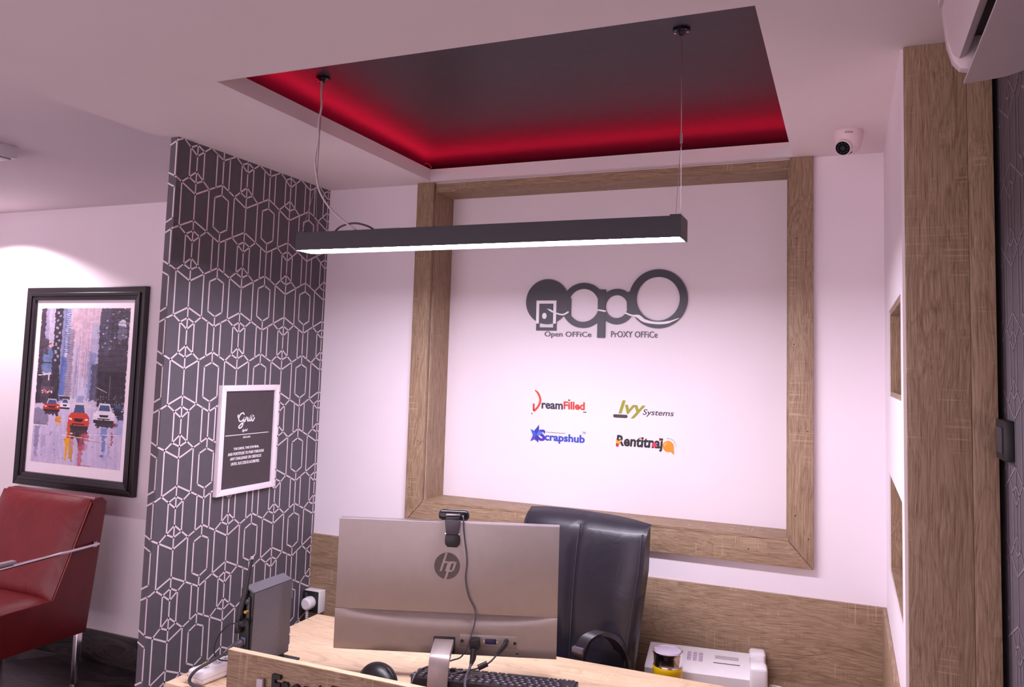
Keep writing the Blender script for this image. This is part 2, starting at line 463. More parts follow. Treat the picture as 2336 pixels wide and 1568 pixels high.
# ================================================================== LIGHTS THE ROOM HAS
# pendant bar lamp
PY0, PY1 = 1.935, 2.022; PX0, PX1 = -1.545, -.382; PZ0, PZ1 = 1.934, 1.988
lamp = thing('pendant_bar_lamp', (-.96, 1.968, PZ0), 0, 'black linear pendant lamp hanging on wires over the desk', 'lamp')
LB = plain('lamp_black_metal', srgb(46, 42, 48), .38, .2, var=.04)
hb = MB()
hb.box(PX0, PX1, PY0, PY0+.004, PZ0, PZ1); hb.box(PX0, PX1, PY1-.004, PY1, PZ0, PZ1); hb.box(PX0, PX1, PY0+.004, PY1-.004, PZ1-.004, PZ1)
housing = obj('housing', hb, LB, lamp)
for x in (PX0-.003, PX1): obj('end_cap', MB().box(x, x+.003, PY0, PY1, PZ0-.001, PZ1+.001), LB, lamp)
obj('diffuser', MB().box(PX0+.002, PX1-.002, PY0+.005, PY1-.005, PZ0+.003, PZ0+.006), emit('lamp_diffuser', PENDANT_COL, PENDANT_W), lamp)['label'] = 'glowing white diffuser strip'
MX = (-1.487, -.386); MY = 1.948
for k, x in enumerate(MX):
    rose = obj('ceiling_rose', MB().lathe([(.0, 2.47), (.022, 2.47), (.022, 2.464), (.012, 2.46), (.004, 2.452), (0, 2.452)], (x, MY, 0), 20), plain('black_chrome', srgb(60, 56, 62), .2, .8), lamp)
    for dx in (-.016, .016): obj('screw', MB().lathe([(.003, 2.459), (.003, 2.464)], (x+dx, MY-.004, 0), 8), CHROME, rose)
    xb = x if k else x-.02
    zj = 2.19 if k else 2.155
    obj('suspension_wire', MB().tube([(x, MY, 2.455), (x+(xb-x)*.7, 1.96, zj)], .0011, 6), STEEL, lamp)
    obj('wire_gripper', MB().lathe([(.0035, -.012), (.0035, .012)], (x+(xb-x)*.7, 1.96, zj), 8), STEEL, lamp)
    ex = PX1-.012 if k else PX0+.012
    for yy in (PY0+.008, PY1-.008):
        obj('suspension_wire', MB().tube([(x+(xb-x)*.7, 1.96, zj-.01), (ex, yy, PZ1)], .0009, 5), STEEL, lamp)
    obj('bracket', MB().box(ex-.014, ex+.014, PY0+.002, PY1-.002, PZ1, PZ1+.004, .001), LB, lamp)
CABW = plain('white_cable', srgb(200, 186, 188), .5)
pts = spline([(MX[0], MY-.006, 2.462), (MX[0]-.001, MY-.005, 2.42), (MX[0]+.002, MY-.004, 2.38), (MX[0]-.008, MY, 2.33), (MX[0]-.006, MY, 2.28), (MX[0]-.018, 1.952, 2.22), (MX[0]-.012, 1.955, 2.165), (MX[0]+.0, 1.96, 2.115), (MX[0]+.04, 1.965, 2.06), (MX[0]+.09, 1.968, 2.02), (MX[0]+.13, 1.968, PZ1+.006)], 6)
obj('power_cable', MB().tube(pts, .0032, 8), CABW, lamp)['label'] = 'wavy white power cable'
pts = spline([(PX0+.11, 1.97, PZ1+.003), (PX0+.135, 1.97, PZ1+.02), (PX0+.18, 1.972, PZ1+.028), (PX0+.225, 1.972, PZ1+.018), (PX0+.255, 1.97, PZ1+.003)], 6)
obj('cable_loop', MB().tube(pts, .003, 8), DGREY, lamp)
obj('driver_box', MB().box(PX0+.26, PX0+.345, 1.955, 1.985, PZ1, PZ1+.006, .001), GREYW, lamp)

# red LED strip lying on the ledge behind the lip of the ceiling opening
RED = emit('red_led', (1.0, .012, .05), RED_W)
rl = thing('led_strip', (-.85, RY2+.02, ZR), 0, 'red glowing LED strip laid on the ledge of the black ceiling opening', 'light strip')
KERB = plain('black_kerb', srgb(36, 32, 38), .6)
for a in ((RX1-.15, RX2+.15, RY2+.240, RY2+.248), (RX1-.158, RX1-.15, RY1-.1, RY2+.248), (RX2+.15, RX2+.158, RY1+.2, RY2+.248)):
    obj('strip_carrier', MB().box(*a, ZR, ZR+.0278), KERB, rl)
    obj('strip_run', MB().box(*a, ZR+.028, ZR+.031), RED, rl)
obj('strip_tail', MB().tube(spline([(RX1-.014, RY2-.03, ZR+.016), (RX1-.004, RY2-.022, ZR+.020), (RX1+.002, RY2-.012, ZR+.012), (RX1+.006, RY2-.004, ZR+.002)], 4), .002, 6), plain('red_lead', srgb(214, 20, 50), .4), rl)

# recessed downlights in the lounge ceiling
def downlight(x, y, label, watt, ang, energy_col=DOWN_COL):
    d = thing('downlight_offscreen', (x, y, ZL), 0, label, 'lamp')
    obj('trim_ring', MB().ring((x, y), .055, .042, 'xy', ZL-.006, ZL-.0005, 32), WPLAS, d)
    obj('lens_offscreen', MB().lathe([(.041, ZL-.002), (.041, ZL-.0008)], (x, y, 0), 24), emit('downlight_lens', DOWN_COL, 6.0), d)
    L = bpy.data.lights.new('downlight_offscreen', 'SPOT'); L.energy = watt; L.color = energy_col
    L.spot_size = R(ang); L.spot_blend = .18; L.shadow_soft_size = .02
    lo = bpy.data.objects.new('bulb_offscreen', L); C.objects.link(lo); lo.parent = d; lo.location = (0, 0, -.012)
    return d
downlight(-4.5, 2.63, 'round recessed downlight washing the wall above the framed painting', DOWN_W, 140)
# square surface box lamp on the lounge ceiling
sb = thing('ceiling_box_lamp', (-3.2, 1.98, ZL), 0, 'square white surface-mounted ceiling lamp in the lounge, unlit', 'lamp')
obj('box', MB().box(-3.33, -3.07, 1.85, 2.10, ZL-.05, ZL, .004), WPLAS, sb)
obj('cover', MB().box(-3.315, -3.085, 1.865, 2.085, ZL-.056, ZL-.05, .003), GREYW, sb)

# ================================================================== THINGS ON THE WALLS
# --- main company sign on the niche panel (plane y = YN)
sg = thing('company_sign', (-.85, YN, 1.72), 0, 'large dark grey cut-out sign of linked rings in the framed niche', 'sign')
SIGN = plain('sign_dark_grey', srgb(58, 54, 66), .4, var=.04)
SW = plain('sign_white', srgb(246, 240, 246), .5, var=.01)
c1, c2, c3, c4 = (-1.083, 1.857), (-.935, 1.842), (-.803, 1.837), (-.646, 1.866)
yb = YN
def disc(c, r, d0, d1, n=64, sz=1.0): return MB().prism([(c[0]+r*math.cos(2*PI*i/n), c[1]+r*sz*math.sin(2*PI*i/n)) for i in range(n)], 'xz', d0, d1)
obj('ring_letter', disc(c1, .088, yb-.008, yb), SIGN, sg)
obj('ring_letter', MB().ring(c2, .0865, .0635, 'xz', yb-.0084, yb, 72), SIGN, sg)
obj('ring_letter', MB().ring(c3, .067, .0435, 'xz', yb-.0080, yb, 64), SIGN, sg)
obj('ring_letter', MB().ring(c4, .1095, .0815, 'xz', yb-.0088, yb, 80), SIGN, sg)
obj('letter_stem', MB().box(-.876, -.8465, yb-.0092, yb, 1.719, 1.902), SIGN, sg)
obj('letter_join', MB().prism([(-1.015, 1.905), (-.985, 1.868), (-.985, 1.80), (-1.012, 1.80), (-1.03, 1.85)], 'xz', yb-.0076, yb), SIGN, sg)
obj('letter_join', MB().prism([(-.765, 1.89), (-.737, 1.90), (-.722, 1.83), (-.737, 1.80), (-.762, 1.82)], 'xz', yb-.0076, yb), SIGN, sg)
# the door mark: white band inside the disc, dark outside it
zb = 1.771
band = MB(); y0_, y1_ = yb-.0092, yb-.008
band.box(-1.126, -1.114, y0_, y1_, zb, 1.861); band.box(-1.055, -1.043, y0_, y1_, zb, 1.861); band.box(-1.114, -1.055, y0_, y1_, 1.849, 1.861)
obj('door_outline', band, SW, sg)
dk = MB(); dk.box(-1.126, -1.114, yb-.006, yb, 1.744, zb+.012); dk.box(-1.055, -1.043, yb-.006, yb, 1.744, zb+.012); dk.box(-1.114, -1.055, yb-.006, yb, 1.744, 1.756)
obj('door_outline', dk, SIGN, sg)
obj('door_knob', disc((-1.0915, 1.801), .0095, yb-.0094, yb-.008, 24, 1.25), SW, sg)
def swoosh(*a_): obj('white_swoosh', ribbon(MB(), *a_), SW, sg)
swoosh([tuple(p) for p in spline([(-1.081, 1.829), (-1.068, 1.823), (-1.055, 1.816)], 4)], [.001, .002, .004, .006, .007, .007, .007, .007, .006], 'xz', yb-.0100, yb-.0090)
swoosh([tuple(p) for p in spline([(-1.043, 1.811), (-1.015, 1.806), (-.992, 1.817)], 4)], .006, 'xz', yb-.0100, yb-.0078)
swoosh([(-.875, 1.824), (-.86, 1.822), (-.843, 1.819)], .006, 'xz', yb-.0104, yb-.0086)
swoosh([tuple(p) for p in spline([(-.770, 1.814), (-.744, 1.804), (-.718, 1.800), (-.694, 1.784), (-.651, 1.776), (-.606, 1.779), (-.566, 1.794)], 4)],
       [.006]*6+[.008, .010, .013, .014, .014, .013, .012, .011, .010]+[.009]*6+[.006, .005, .004, .002], 'xz', yb-.0104, yb-.0086)
def onback(y): return lambda a, b, d: (a, y-d, b)
TXT = plain('sign_text_grey', srgb(96, 86, 98), .5)
obj('lettering', text_bm('Open OFFiCe', -1.091, -.901, 1.7145, 1.741, onback(YN), .004), TXT, sg)
obj('lettering', text_bm('PrOXY OFFiCe', -.823, -.646, 1.7215, 1.745, onback(YN), .004), TXT, sg)

def decal(mb, name, c, parent, rough=.5):
    return obj(name, mb, plain('decal_%d_%d_%d' % c, srgb(*c), rough, var=.05), parent)
D0 = YN
# DreamFilled
df = thing('logo_decal', (-1.03, YN, 1.41), 0, 'orange and navy DreamFilled logo on the niche panel', 'sign', 'partner logos in the niche')
arc = [tuple(p) for p in spline([(-1.125, 1.511), (-1.112, 1.499), (-1.102, 1.474), (-1.110, 1.449), (-1.129, 1.430), (-1.129, 1.440), (-1.129, 1.459)], 4)]
decal(ribbon(MB(), arc[:17], [.004, .005, .006, .007]+[.008]*13, 'xz', D0-.0016, D0), 'initial', (214, 72, 30), df)
decal(MB().box(-1.1325, -1.1255, D0-.0016, D0, 1.432, 1.459), 'initial', (200, 58, 28), df)
decal(text_bm('ream', -1.096, -1.009, 1.441, 1.464, onback(D0), .0016, .025), 'lettering', (38, 42, 62), df)
decal(text_bm('Filled', -1.006, -.921, 1.443, 1.473, onback(D0), .0016, .03), 'lettering', (206, 60, 34), df)
decal(MB().box(-.987, -.981, D0-.0018, D0, 1.475, 1.481), 'square_dot', (92, 34, 30), df)
decal(MB().box(-.927, -.914, D0-.0016, D0, 1.434, 1.4375), 'dash', (30, 84, 48), df)
decal(MB().box(-1.137, -1.134, D0-.0016, D0, 1.417, 1.423), 'tick', (70, 40, 40), df)
# Ivy Systems
iv = thing('logo_decal', (-.69, YN, 1.42), 0, 'olive Ivy Systems logo with dark pill bar', 'sign', 'partner logos in the niche')
decal(text_bm('Ivy', -.789, -.687, 1.422, 1.487, onback(D0), .0016, .018, .25), 'lettering', (152, 152, 24), iv)
decal(text_bm('Systems', -.697, -.582, 1.431, 1.458, onback(D0), .0016, .006, .22), 'lettering', (58, 56, 66), iv)
pl = [( -.803+.006*math.cos(a), 1.428+.006*math.sin(a)) for a in [PI/2+PI*i/10 for i in range(11)]]+[(-.760+.006*math.cos(a), 1.428+.006*math.sin(a)) for a in [-PI/2+PI*i/10 for i in range(11)]]
decal(MB().prism(pl, 'xz', D0-.0016, D0), 'pill_bar', (62, 52, 58), iv)
# Scrapshub
sh = thing('logo_decal', (-1.03, YN, 1.30), 0, 'blue Scrapshub logo with a folded star', 'sign', 'partner logos in the niche')
decal(text_bm('crapshub', -1.080, -.918, 1.311, 1.349, onback(D0), .0016, .03), 'lettering', (44, 74, 186), sh)
decal(text_bm('S', -1.107, -1.077, 1.317, 1.361, onback(D0), .0018, .04), 'lettering', (66, 46, 170), sh)
st = [(-1.139, 1.360), (-1.124, 1.354), (-1.105, 1.378), (-1.104, 1.356), (-1.088, 1.346), (-1.108, 1.336), (-1.105, 1.310), (-1.121, 1.322), (-1.139, 1.313), (-1.129, 1.337)]
cs = ((58, 96, 206), (40, 60, 176), (76, 118, 220), (46, 52, 160), (84, 72, 186))
for k in range(5):
    a, b, c = st[2*k-1], st[2*k], st[2*k+1]
    decal(MB().prism([a, b, c, (-1.114, 1.340)], 'xz', D0-.002, D0), 'star_facet', cs[k], sh)
decal(text_bm('Scrap Resource Junction', -1.074, -.997, 1.3495, 1.3535, onback(D0), .0014), 'small_lettering', (40, 38, 50), sh)
decal(text_bm('TM', -.927, -.917, 1.3555, 1.3605, onback(D0), .0014), 'small_lettering', (60, 60, 66), sh)
decal(MB().ring((-.922, 1.358), .0075, .0068, 'xz', D0-.0012, D0, 24), 'thin_ring', (196, 184, 200), sh)
# Rentitnaja
rn = thing('logo_decal', (-.69, YN, 1.29), 0, 'black Rentitnaja logo with an orange speech bubble', 'sign', 'partner logos in the niche')
decal(text_bm('Rentitnaj', -.795, -.620, 1.306, 1.358, onback(D0), .0016, .03, .08), 'lettering', (30, 26, 30), rn)
decal(MB().prism([(-.796, 1.316), (-.787, 1.315), (-.785, 1.327), (-.796, 1.328)], 'xz', D0-.0022, D0), 'flame', (196, 34, 34), rn)
decal(MB().prism([(-.796, 1.328), (-.784, 1.326), (-.774, 1.336), (-.776, 1.342), (-.788, 1.336), (-.796, 1.345)], 'xz', D0-.0023, D0), 'flame', (240, 168, 72), rn)
decal(disc((-.652, 1.330), .0085, D0-.0022, D0, 24), 'red_dot', (226, 52, 76), rn)
decal(disc((-.704, 1.352), .003, D0-.0022, D0, 12), 'orange_dot', (226, 138, 48), rn)
decal(MB().box(-.634, -.628, D0-.0022, D0, 1.347, 1.356), 'red_cap', (150, 28, 40), rn)
bubble = [(-.601+.020*math.cos(a), 1.328+.020*math.sin(a)) for a in [R(-15)+R(300)*i/30 for i in range(31)]]
decal(MB().prism(bubble+[(-.594, 1.311), (-.579, 1.299), (-.5815, 1.322)], 'xz', D0-.0024, D0), 'bubble', (232, 146, 28), rn)
decal(MB().prism(stroke_poly([(-.601+.013*math.cos(a), 1.328+.013*math.sin(a)) for a in [R(110)+R(70)*i/6 for i in range(7)]], .002), 'xz', D0-.0027, D0-.0024), 'bubble_glint', (252, 226, 170), rn)
ry = MB()
for i in range(8):
    a = R(96-i*13); ry.prism(stroke_poly([(-.601+.026*math.cos(a), 1.328+.026*math.sin(a)), (-.601+.031*math.cos(a), 1.328+.031*math.sin(a))], .0011), 'xz', D0-.0014, D0)
decal(ry, 'ray_ticks', (60, 50, 56), rn)

# --- framed definition print on the partition (plane x = XS)
gy0, gy1, gz0, gz1 = 2.167, 2.468, 1.120, 1.505
gp = thing('framed_print', (XS, (gy0+gy1)/2, gz0), 0, 'white framed dark print lettered Grit on the charcoal wallpaper', 'picture')
WF = plain('white_frame_wood', srgb(244, 232, 240), .4, var=.02)
fwid = .021; xa, xb_ = XS+.001, XS+.020
def picture_frame(y0, y1, z0, z1, w, plane, d0, d1, bev):
    out = []
    for poly in (((y0, z0), (y1, z0), (y1-w, z0+w), (y0+w, z0+w)), ((y0, z1), (y1, z1), (y1-w, z1-w), (y0+w, z1-w)),
                 ((y0, z0), (y0, z1), (y0+w, z1-w), (y0+w, z0+w)), ((y1, z0), (y1, z1), (y1-w, z1-w), (y1-w, z0+w))):
        out.append(MB().prism(list(poly), plane, d0, d1, bev))
    return out
for mb in picture_frame(gy0, gy1, gz0, gz1, fwid, 'yz', xa, xb_, .0015): obj('frame_rail', mb, WF, gp)
pr = obj('print', MB().box(XS+.001, XS+.012, gy0+fwid, gy1-fwid, gz0+fwid, gz1-fwid), plain('dark_brown_print', srgb(72, 60, 66), .5), gp)
GT = plain('print_lettering_white', srgb(248, 242, 246), .5, var=.01)
def onleft(x): return lambda a, b, d: (x+d, a, b)
XG = XS+.012
gr = MB()
def script(paths, w):
    for p in paths: ribbon(gr, [tuple(q) for q in spline(p, 5)], w, 'yz', XG, XG+.0012)
ox, oz = 2.257, 1.354
def q(*pp): return [(ox+a*.001, oz+b*.001) for a, b in pp]
script([q((33, 44), (26, 51), (13, 46), (5, 33), (10, 22), (22, 22), (32, 30), (33, 34), (31, 20), (24, 2), (12, -3), (8, 2), (20, 12), (38, 20)),
        q((2, 46), (1, 38), (5, 33)),
        q((38, 20), (44, 33), (46, 34), (45, 29), (52, 33), (51, 25), (53, 20), (58, 22)),
        q((58, 22), (63, 33), (61, 24), (64, 20), (69, 24)), q((65, 39), (66, 40)),
        q((69, 24), (76, 44), (73, 28), (75, 20), (81, 21), (88, 32)), q((66, 34), (84, 38))], .0042)
obj('script_word', gr, GT, pr)
obj('lettering', text_bm('/grit/', 2.283, 2.312, 1.335, 1.347, onleft(XG), .001, .01, .2), GT, pr)
obj('rule_line', MB().box(XG, XG+.001, 2.200, 2.425, 1.3262, 1.3285), GT, pr)
obj('lettering', text_bm('NOUN', 2.291, 2.327, 1.3135, 1.3205, onleft(XG), .001, .01), GT, pr)
for body, a, b, z in (('THE DRIVE, THE STAMINA,', 2.245, 2.377, 1.2725), ('AND FORTITUDE TO PUSH THROUGH', 2.219, 2.404, 1.2555), ('ANY CHALLENGE OR OBSTACLE', 2.231, 2.392, 1.2385), ('UNTIL SUCCESS IS ACHIEVED.', 2.236, 2.384, 1.2205)):
    obj('lettering', text_bm(body, a, b, z, z+.0105, onleft(XG), .001, .012), GT, pr)

# --- framed city painting on the lounge wall
px0, px1, pz0, pz1 = -4.333, -3.424, .864, 1.966
fp = thing('framed_painting', (-3.88, YP, pz0), 0, 'black framed painting of a rainy city street above the red armchair', 'picture')
BF = plain('black_frame_wood', srgb(38, 33, 38), .32, var=.08)
for mb in picture_frame(px0, px1, pz0, pz1, .072, 'xz', YP-.034, YP-.001, .004): obj('frame_rail', mb, BF, fp)
for mb in picture_frame(px0+.030, px1-.030, pz0+.030, pz1-.030, .020, 'xz', YP-.041, YP-.034, .003): obj('frame_bead', mb, BF, fp)
obj('mat_board', MB().box(px0+.07, px1-.07, YP-.018, YP-.002, pz0+.07, pz1-.07), plain('mat_board_white', srgb(246, 234, 244), .6, var=.01), fp)
def city(Wn=150, Hn=280):
    A = np.zeros((Hn, Wn, 3)); T_, S_ = np.meshgrid((np.arange(Hn)+.5)/Hn, (np.arange(Wn)+.5)/Wn, indexing='ij')
    def blend(mask, c, a=1.0):
        A[:] = A*(1-(mask*a)[..., None])+np.array(c)[None, None]*(mask*a)[..., None]
    def vn(sx, sy, seed):              # streaky value noise
        r = np.random.default_rng(seed).random((sy+2, sx+2))
        gx = S_*sx; gy = T_*sy; i = gx.astype(int); j = gy.astype(int); fx = gx-i; fy = gy-j
        return (r[j, i]*(1-fx)+r[j, i+1]*fx)*(1-fy)+(r[j+1, i]*(1-fx)+r[j+1, i+1]*fx)*fy
    N1 = vn(60, 14, 1); N2 = vn(14, 70, 2); N3 = vn(50, 90, 3)
    def rect(s0, s1, t0, t1, c, a=1.0, rag=.012):
        j = (N3-.5)*rag*2; m_ = ((S_+j > s0) & (S_+j < s1) & (T_+j > t0) & (T_+j < t1)).astype(float)
        blend(m_*(.85+.15*N1), c, a)
    def poly(pts, c, a=1.0):
        m_ = np.zeros_like(S_, bool); k = len(pts)
        for i in range(k):
            (x0, y0), (x1, y1) = pts[i], pts[(i+1) % k]
            cond = ((y0 > T_) != (y1 > T_)) & (S_ < (x1-x0)*(T_-y0)/((y1-y0) or 1e-9)+x0)
            m_ ^= cond
        blend(m_.astype(float), c, a)
    def ln(s0, t0, s1, t1, w, c, a=1.0):
        dx, dy = s1-s0, (t1-t0)*1.86; L2 = dx*dx+dy*dy
        u = np.clip(((S_-s0)*dx+(T_-t0)*1.86*dy)/L2, 0, 1)
        d = np.hypot(S_-s0-u*dx, (T_-t0)*1.86-u*dy); blend((d < w).astype(float), c, a)
    sky = np.array([205, 176, 192]); low = np.array([196, 180, 214])
    A[:] = sky*(1-T_[..., None])+low*T_[..., None]
    A += ((N3-.5)*14)[..., None]
    D = (48, 42, 56); BL = (92, 118, 176); PB = (160, 172, 212)
    # left side
    rect(0, .06, 0, .62, (66, 52, 66)); rect(.06, .165, 0, .22, (182, 170, 196)); rect(.06, .10, 0, .25, (140, 138, 176), .6)
    rect(.05, .17, .26, .42, (96, 118, 160)); rect(.06, .11, .20, .30, (70, 62, 78)); rect(.09, .115, .23, .27, (150, 84, 60))
    rect(.165, .255, 0, .60, D); rect(.255, .30, 0, .6, (110, 122, 166), .8); rect(.30, .35, 0, .60, (172, 184, 222), .85); rect(.27, .335, .32, .60, (72, 96, 170), .8)
    rect(.33, .40, .13, .60, (150, 136, 160), .9); rect(.40, .46, .22, .60, (186, 176, 204), .8); rect(.46, .60, .45, .60, (196, 190, 220), .9)
    for i in range(26): rect(.335, .395, .135+i*.016, .141+i*.016, (112, 104, 128), .6, .004)
    for i in range(22): rect(.285, .35, .01+i*.013, .016+i*.013, (70, 84, 130), .7, .004)
    for i in range(13): rect(.185+.03*(i % 2), .21+.03*(i % 2), .02+i*.026, .035+i*.026, (206, 200, 220), .75, .006)
    rect(0, .27, .43, .63, (52, 44, 56), .92); rect(.07, .19, .535, .552, (232, 220, 226)); rect(.09, .13, .538, .55, (190, 58, 58)); rect(.15, .18, .538, .55, (190, 58, 58))
    ln(0, .27, .14, .23, .006, D); ln(.02, .44, .16, .43, .006, (212, 204, 220)); ln(.14, .43, .14, .47, .006, (220, 212, 226)); ln(.03, .36, .17, .355, .006, D)
    for i in range(16): rect(.06+i*.01, .064+i*.01, .51, .535, (150, 130, 150), .6, .002)
    # right side
    rect(.60, .70, .10, .60, (150, 160, 200), .55); rect(.58, .66, .28, .60, (104, 118, 168), .6); rect(.62, .68, .36, .62, (62, 58, 78), .8)
    rect(.68, 1.0, 0, .66, (60, 52, 66)); rect(.68, .80, 0, .3, (84, 80, 104), .7); rect(.70, 1.0, .40, .66, (44, 38, 50), .9)
    wn = np.random.default_rng(4)
    for i in range(70):
        a, b = wn.uniform(.69, .98), wn.uniform(0, .26); rect(a, a+.02, b, b+.009, (200, 196, 214) if wn.random() < .45 else (96, 100, 140), .7, .004)
    rect(.88, .96, .08, .11, (212, 206, 226)); rect(.88, .97, .11, .20, (150, 150, 184), .5)
    for i in range(12): ln(.69, .03+i*.035, .99, .025+i*.034, .003, (36, 30, 42), .7)
    for i in range(60):
        a, b = wn.uniform(.66, .98), wn.uniform(.55, .64); rect(a, a+.008, b, b+.008, (190, 180, 196), .7, .002)
    A[:] = A+((N1-.5)*26*(T_ < .62))[..., None]+((N2-.5)*16*(T_ < .62))[..., None]
    for i in range(10):
        a = wn.uniform(.42, .62); ln(a, wn.uniform(.15, .4), a, wn.uniform(.42, .6), .003, (120, 120, 160), .6)
    ln(.66, .16, .74, .155, .004, D); ln(.68, .50, .80, .53, .004, (190, 180, 196)); ln(.83, .43, .83, .56, .003, (120, 112, 130))
    # street
    st_ = (T_ > .625).astype(float); blend(st_, (202, 188, 222), .92); A[:] = A+((N1-.5)*22*st_)[..., None]
    rect(.0, .10, .625, .66, (206, 192, 214)); rect(.38, .70, .585, .64, (214, 204, 226), .9); rect(.48, .56, .56, .61, (120, 134, 186), .6)
    rect(.0, .17, .655, .76, (110, 104, 130), .75); rect(.02, .08, .74, .90, (104, 102, 128), .55); rect(.03, .065, .88, .96, (120, 120, 150), .4)
    # cars: small red, white van, centre red, white car, dark car
    def car(s0, s1, t0, t1, body, roof, dark=(36, 30, 38)):
        w = s1-s0; h = t1-t0
        poly([(s0+.18*w, t0+.42*h), (s0+.28*w, t0), (s0+.74*w, t0), (s0+.84*w, t0+.42*h)], roof)
        poly([(s0+.24*w, t0+.40*h), (s0+.32*w, t0+.08*h), (s0+.70*w, t0+.08*h), (s0+.78*w, t0+.40*h)], (70, 84, 126))
        poly([(s0+.02*w, t0+.55*h), (s0+.16*w, t0+.40*h), (s0+.86*w, t0+.40*h), (s1-.02*w, t0+.55*h), (s1, t0+.90*h), (s0, t0+.90*h)], body)
        poly([(s0+.03*w, t0+.9*h), (s1-.03*w, t0+.9*h), (s1-.06*w, t0+1.08*h), (s0+.06*w, t0+1.08*h)], dark)
        poly([(s0+.27*w, t0+.62*h), (s0+.73*w, t0+.62*h), (s0+.66*w, t0+.76*h), (s0+.34*w, t0+.76*h)], dark)
        poly([(s0+.05*w, t0+.60*h), (s0+.2*w, t0+.63*h), (s0+.18*w, t0+.70*h), (s0+.05*w, t0+.66*h)], (246, 238, 240)); poly([(s0+.95*w, t0+.60*h), (s0+.8*w, t0+.63*h), (s0+.82*w, t0+.70*h), (s0+.95*w, t0+.66*h)], (246, 238, 240))
        poly([(s0+.2*w, t0+.82*h), (s0+.8*w, t0+.82*h), (s0+.76*w, t0+.87*h), (s0+.24*w, t0+.87*h)], dark)
    rect(.28, .40, .565, .585, (60, 52, 64)); ln(.27, .566, .41, .566, .006, (236, 226, 236))
    car(.29, .41, .585, .645, (230, 222, 236), (224, 216, 230)); car(.87, 1.0, .60, .665, (52, 54, 84), (44, 46, 70)); rect(.93, 1.0, .665, .70, (44, 48, 76))
    car(.10, .30, .59, .665, (190, 54, 42), (200, 190, 210)); rect(.12, .28, .668, .69, (58, 40, 54))
    car(.67, .91, .60, .715, (228, 218, 234), (226, 218, 232)); rect(.70, .90, .71, .745, (50, 40, 50)); rect(.88, .95, .72, .74, (120, 34, 48))
    car(.395, .635, .605, .765, (206, 62, 42), (222, 208, 222)); rect(.41, .62, .755, .805, (50, 40, 46)); ln(.39, .80, .64, .805, .006, (240, 230, 240))
    # wet reflections
    rect(.25, .315, .70, .735, (222, 138, 34)); rect(.26, .31, .735, .76, (214, 170, 150), .6)
    rect(.395, .43, .755, .86, (206, 84, 44)); poly([(.36, .835), (.44, .83), (.42, .89), (.405, .97), (.385, .98), (.39, .88)], (236, 166, 20)); rect(.43, .475, .80, .97, (188, 110, 84), .6); rect(.44, .47, .88, .965, (206, 150, 40), .8)
    rect(.44, .48, .80, .84, (120, 44, 44)); poly([(.47, .80), (.56, .80), (.53, .87), (.515, .84)], (52, 40, 50)); rect(.53, .60, .80, .90, (140, 48, 60), .85); rect(.53, .58, .88, 1.0, (190, 90, 112), .8); rect(.59, .64, .79, .84, (186, 54, 72), .7); rect(.58, .63, .86, .9, (200, 120, 150), .6)
    rect(.77, .84, .75, .81, (96, 122, 186), .75); rect(.79, .82, .80, .90, (90, 118, 186), .8); rect(.79, .83, .90, .96, (150, 166, 214), .5); rect(.885, .90, .78, .86, (150, 36, 48), .85)
    rect(.92, 1.0, .70, .79, (140, 158, 210), .6); rect(.86, .875, .86, .93, (120, 140, 200), .6); rect(.23, .31, .80, .95, (180, 172, 206), .6); rect(.10, .16, .82, .90, (150, 146, 176), .5)
    ln(.0, .765, .14, .762, .005, (240, 232, 242)); ln(.5, .83, .9, .85, .003, (190, 90, 110), .6); ln(.34, .815, .7, .83, .003, (240, 232, 242)); ln(.62, .80, .98, .79, .003, (230, 222, 238)); ln(.55, .995, .68, .995, .004, (176, 50, 66), .8)
    for i in range(46):
        a, b = wn.uniform(.03, .97), wn.uniform(.72, .98); ln(a, b, a+.004, b+.004, wn.uniform(.002, .005), (70, 62, 90) if wn.random() < .6 else (176, 60, 70), .7)
    ln(.79, .925, .8, .925, .016, (84, 112, 176), .9)
    A[:] = np.clip(A+((N3-.5)*10)[..., None], 8, 250)
    return A
img = city(); Hn, Wn, _ = img.shape
ix0, ix1, iz0, iz1 = px0+.072+.041, px1-.072-.041, pz0+.072+.058, pz1-.072-.044
vx = np.linspace(ix0, ix1, Wn+1)-(-3.88); vz = np.linspace(iz1, iz0, Hn+1)-pz0
GX, GZ = np.meshgrid(vx, vz); co = np.stack([GX, np.full_like(GX, -.0185), GZ], -1).reshape(-1, 3)
ii = np.arange(Hn)[:, None]*(Wn+1)+np.arange(Wn)[None]
fa = np.stack([ii, ii+Wn+1, ii+Wn+2, ii+1], -1).reshape(-1, 4)
me = bpy.data.meshes.new('print'); me.from_pydata(co.tolist(), [], fa.tolist())
lin = img.reshape(-1, 3)/255.; lin = np.where(lin <= .04045, lin/12.92, ((lin+.055)/1.055)**2.4)
at_ = me.color_attributes.new('print_colour', 'FLOAT_COLOR', 'CORNER')
at_.data.foreach_set('color', np.repeat(np.concatenate([lin, np.ones((len(lin), 1))], 1), 4, 0).astype(np.float32).ravel())
t = NT('city_painting_print'); an = t.n('ShaderNodeAttribute', attribute_name='print_colour'); t.col(an.outputs['Color']); t.rough(.45)
t.bump(t.noise(t.coord(), 160, 3), .12, .001)
po = bpy.data.objects.new('print', me); C.objects.link(po); me.materials.append(t.m); po.parent = fp
po['label'] = 'wet street with red and white cars between tall blue-grey buildings'

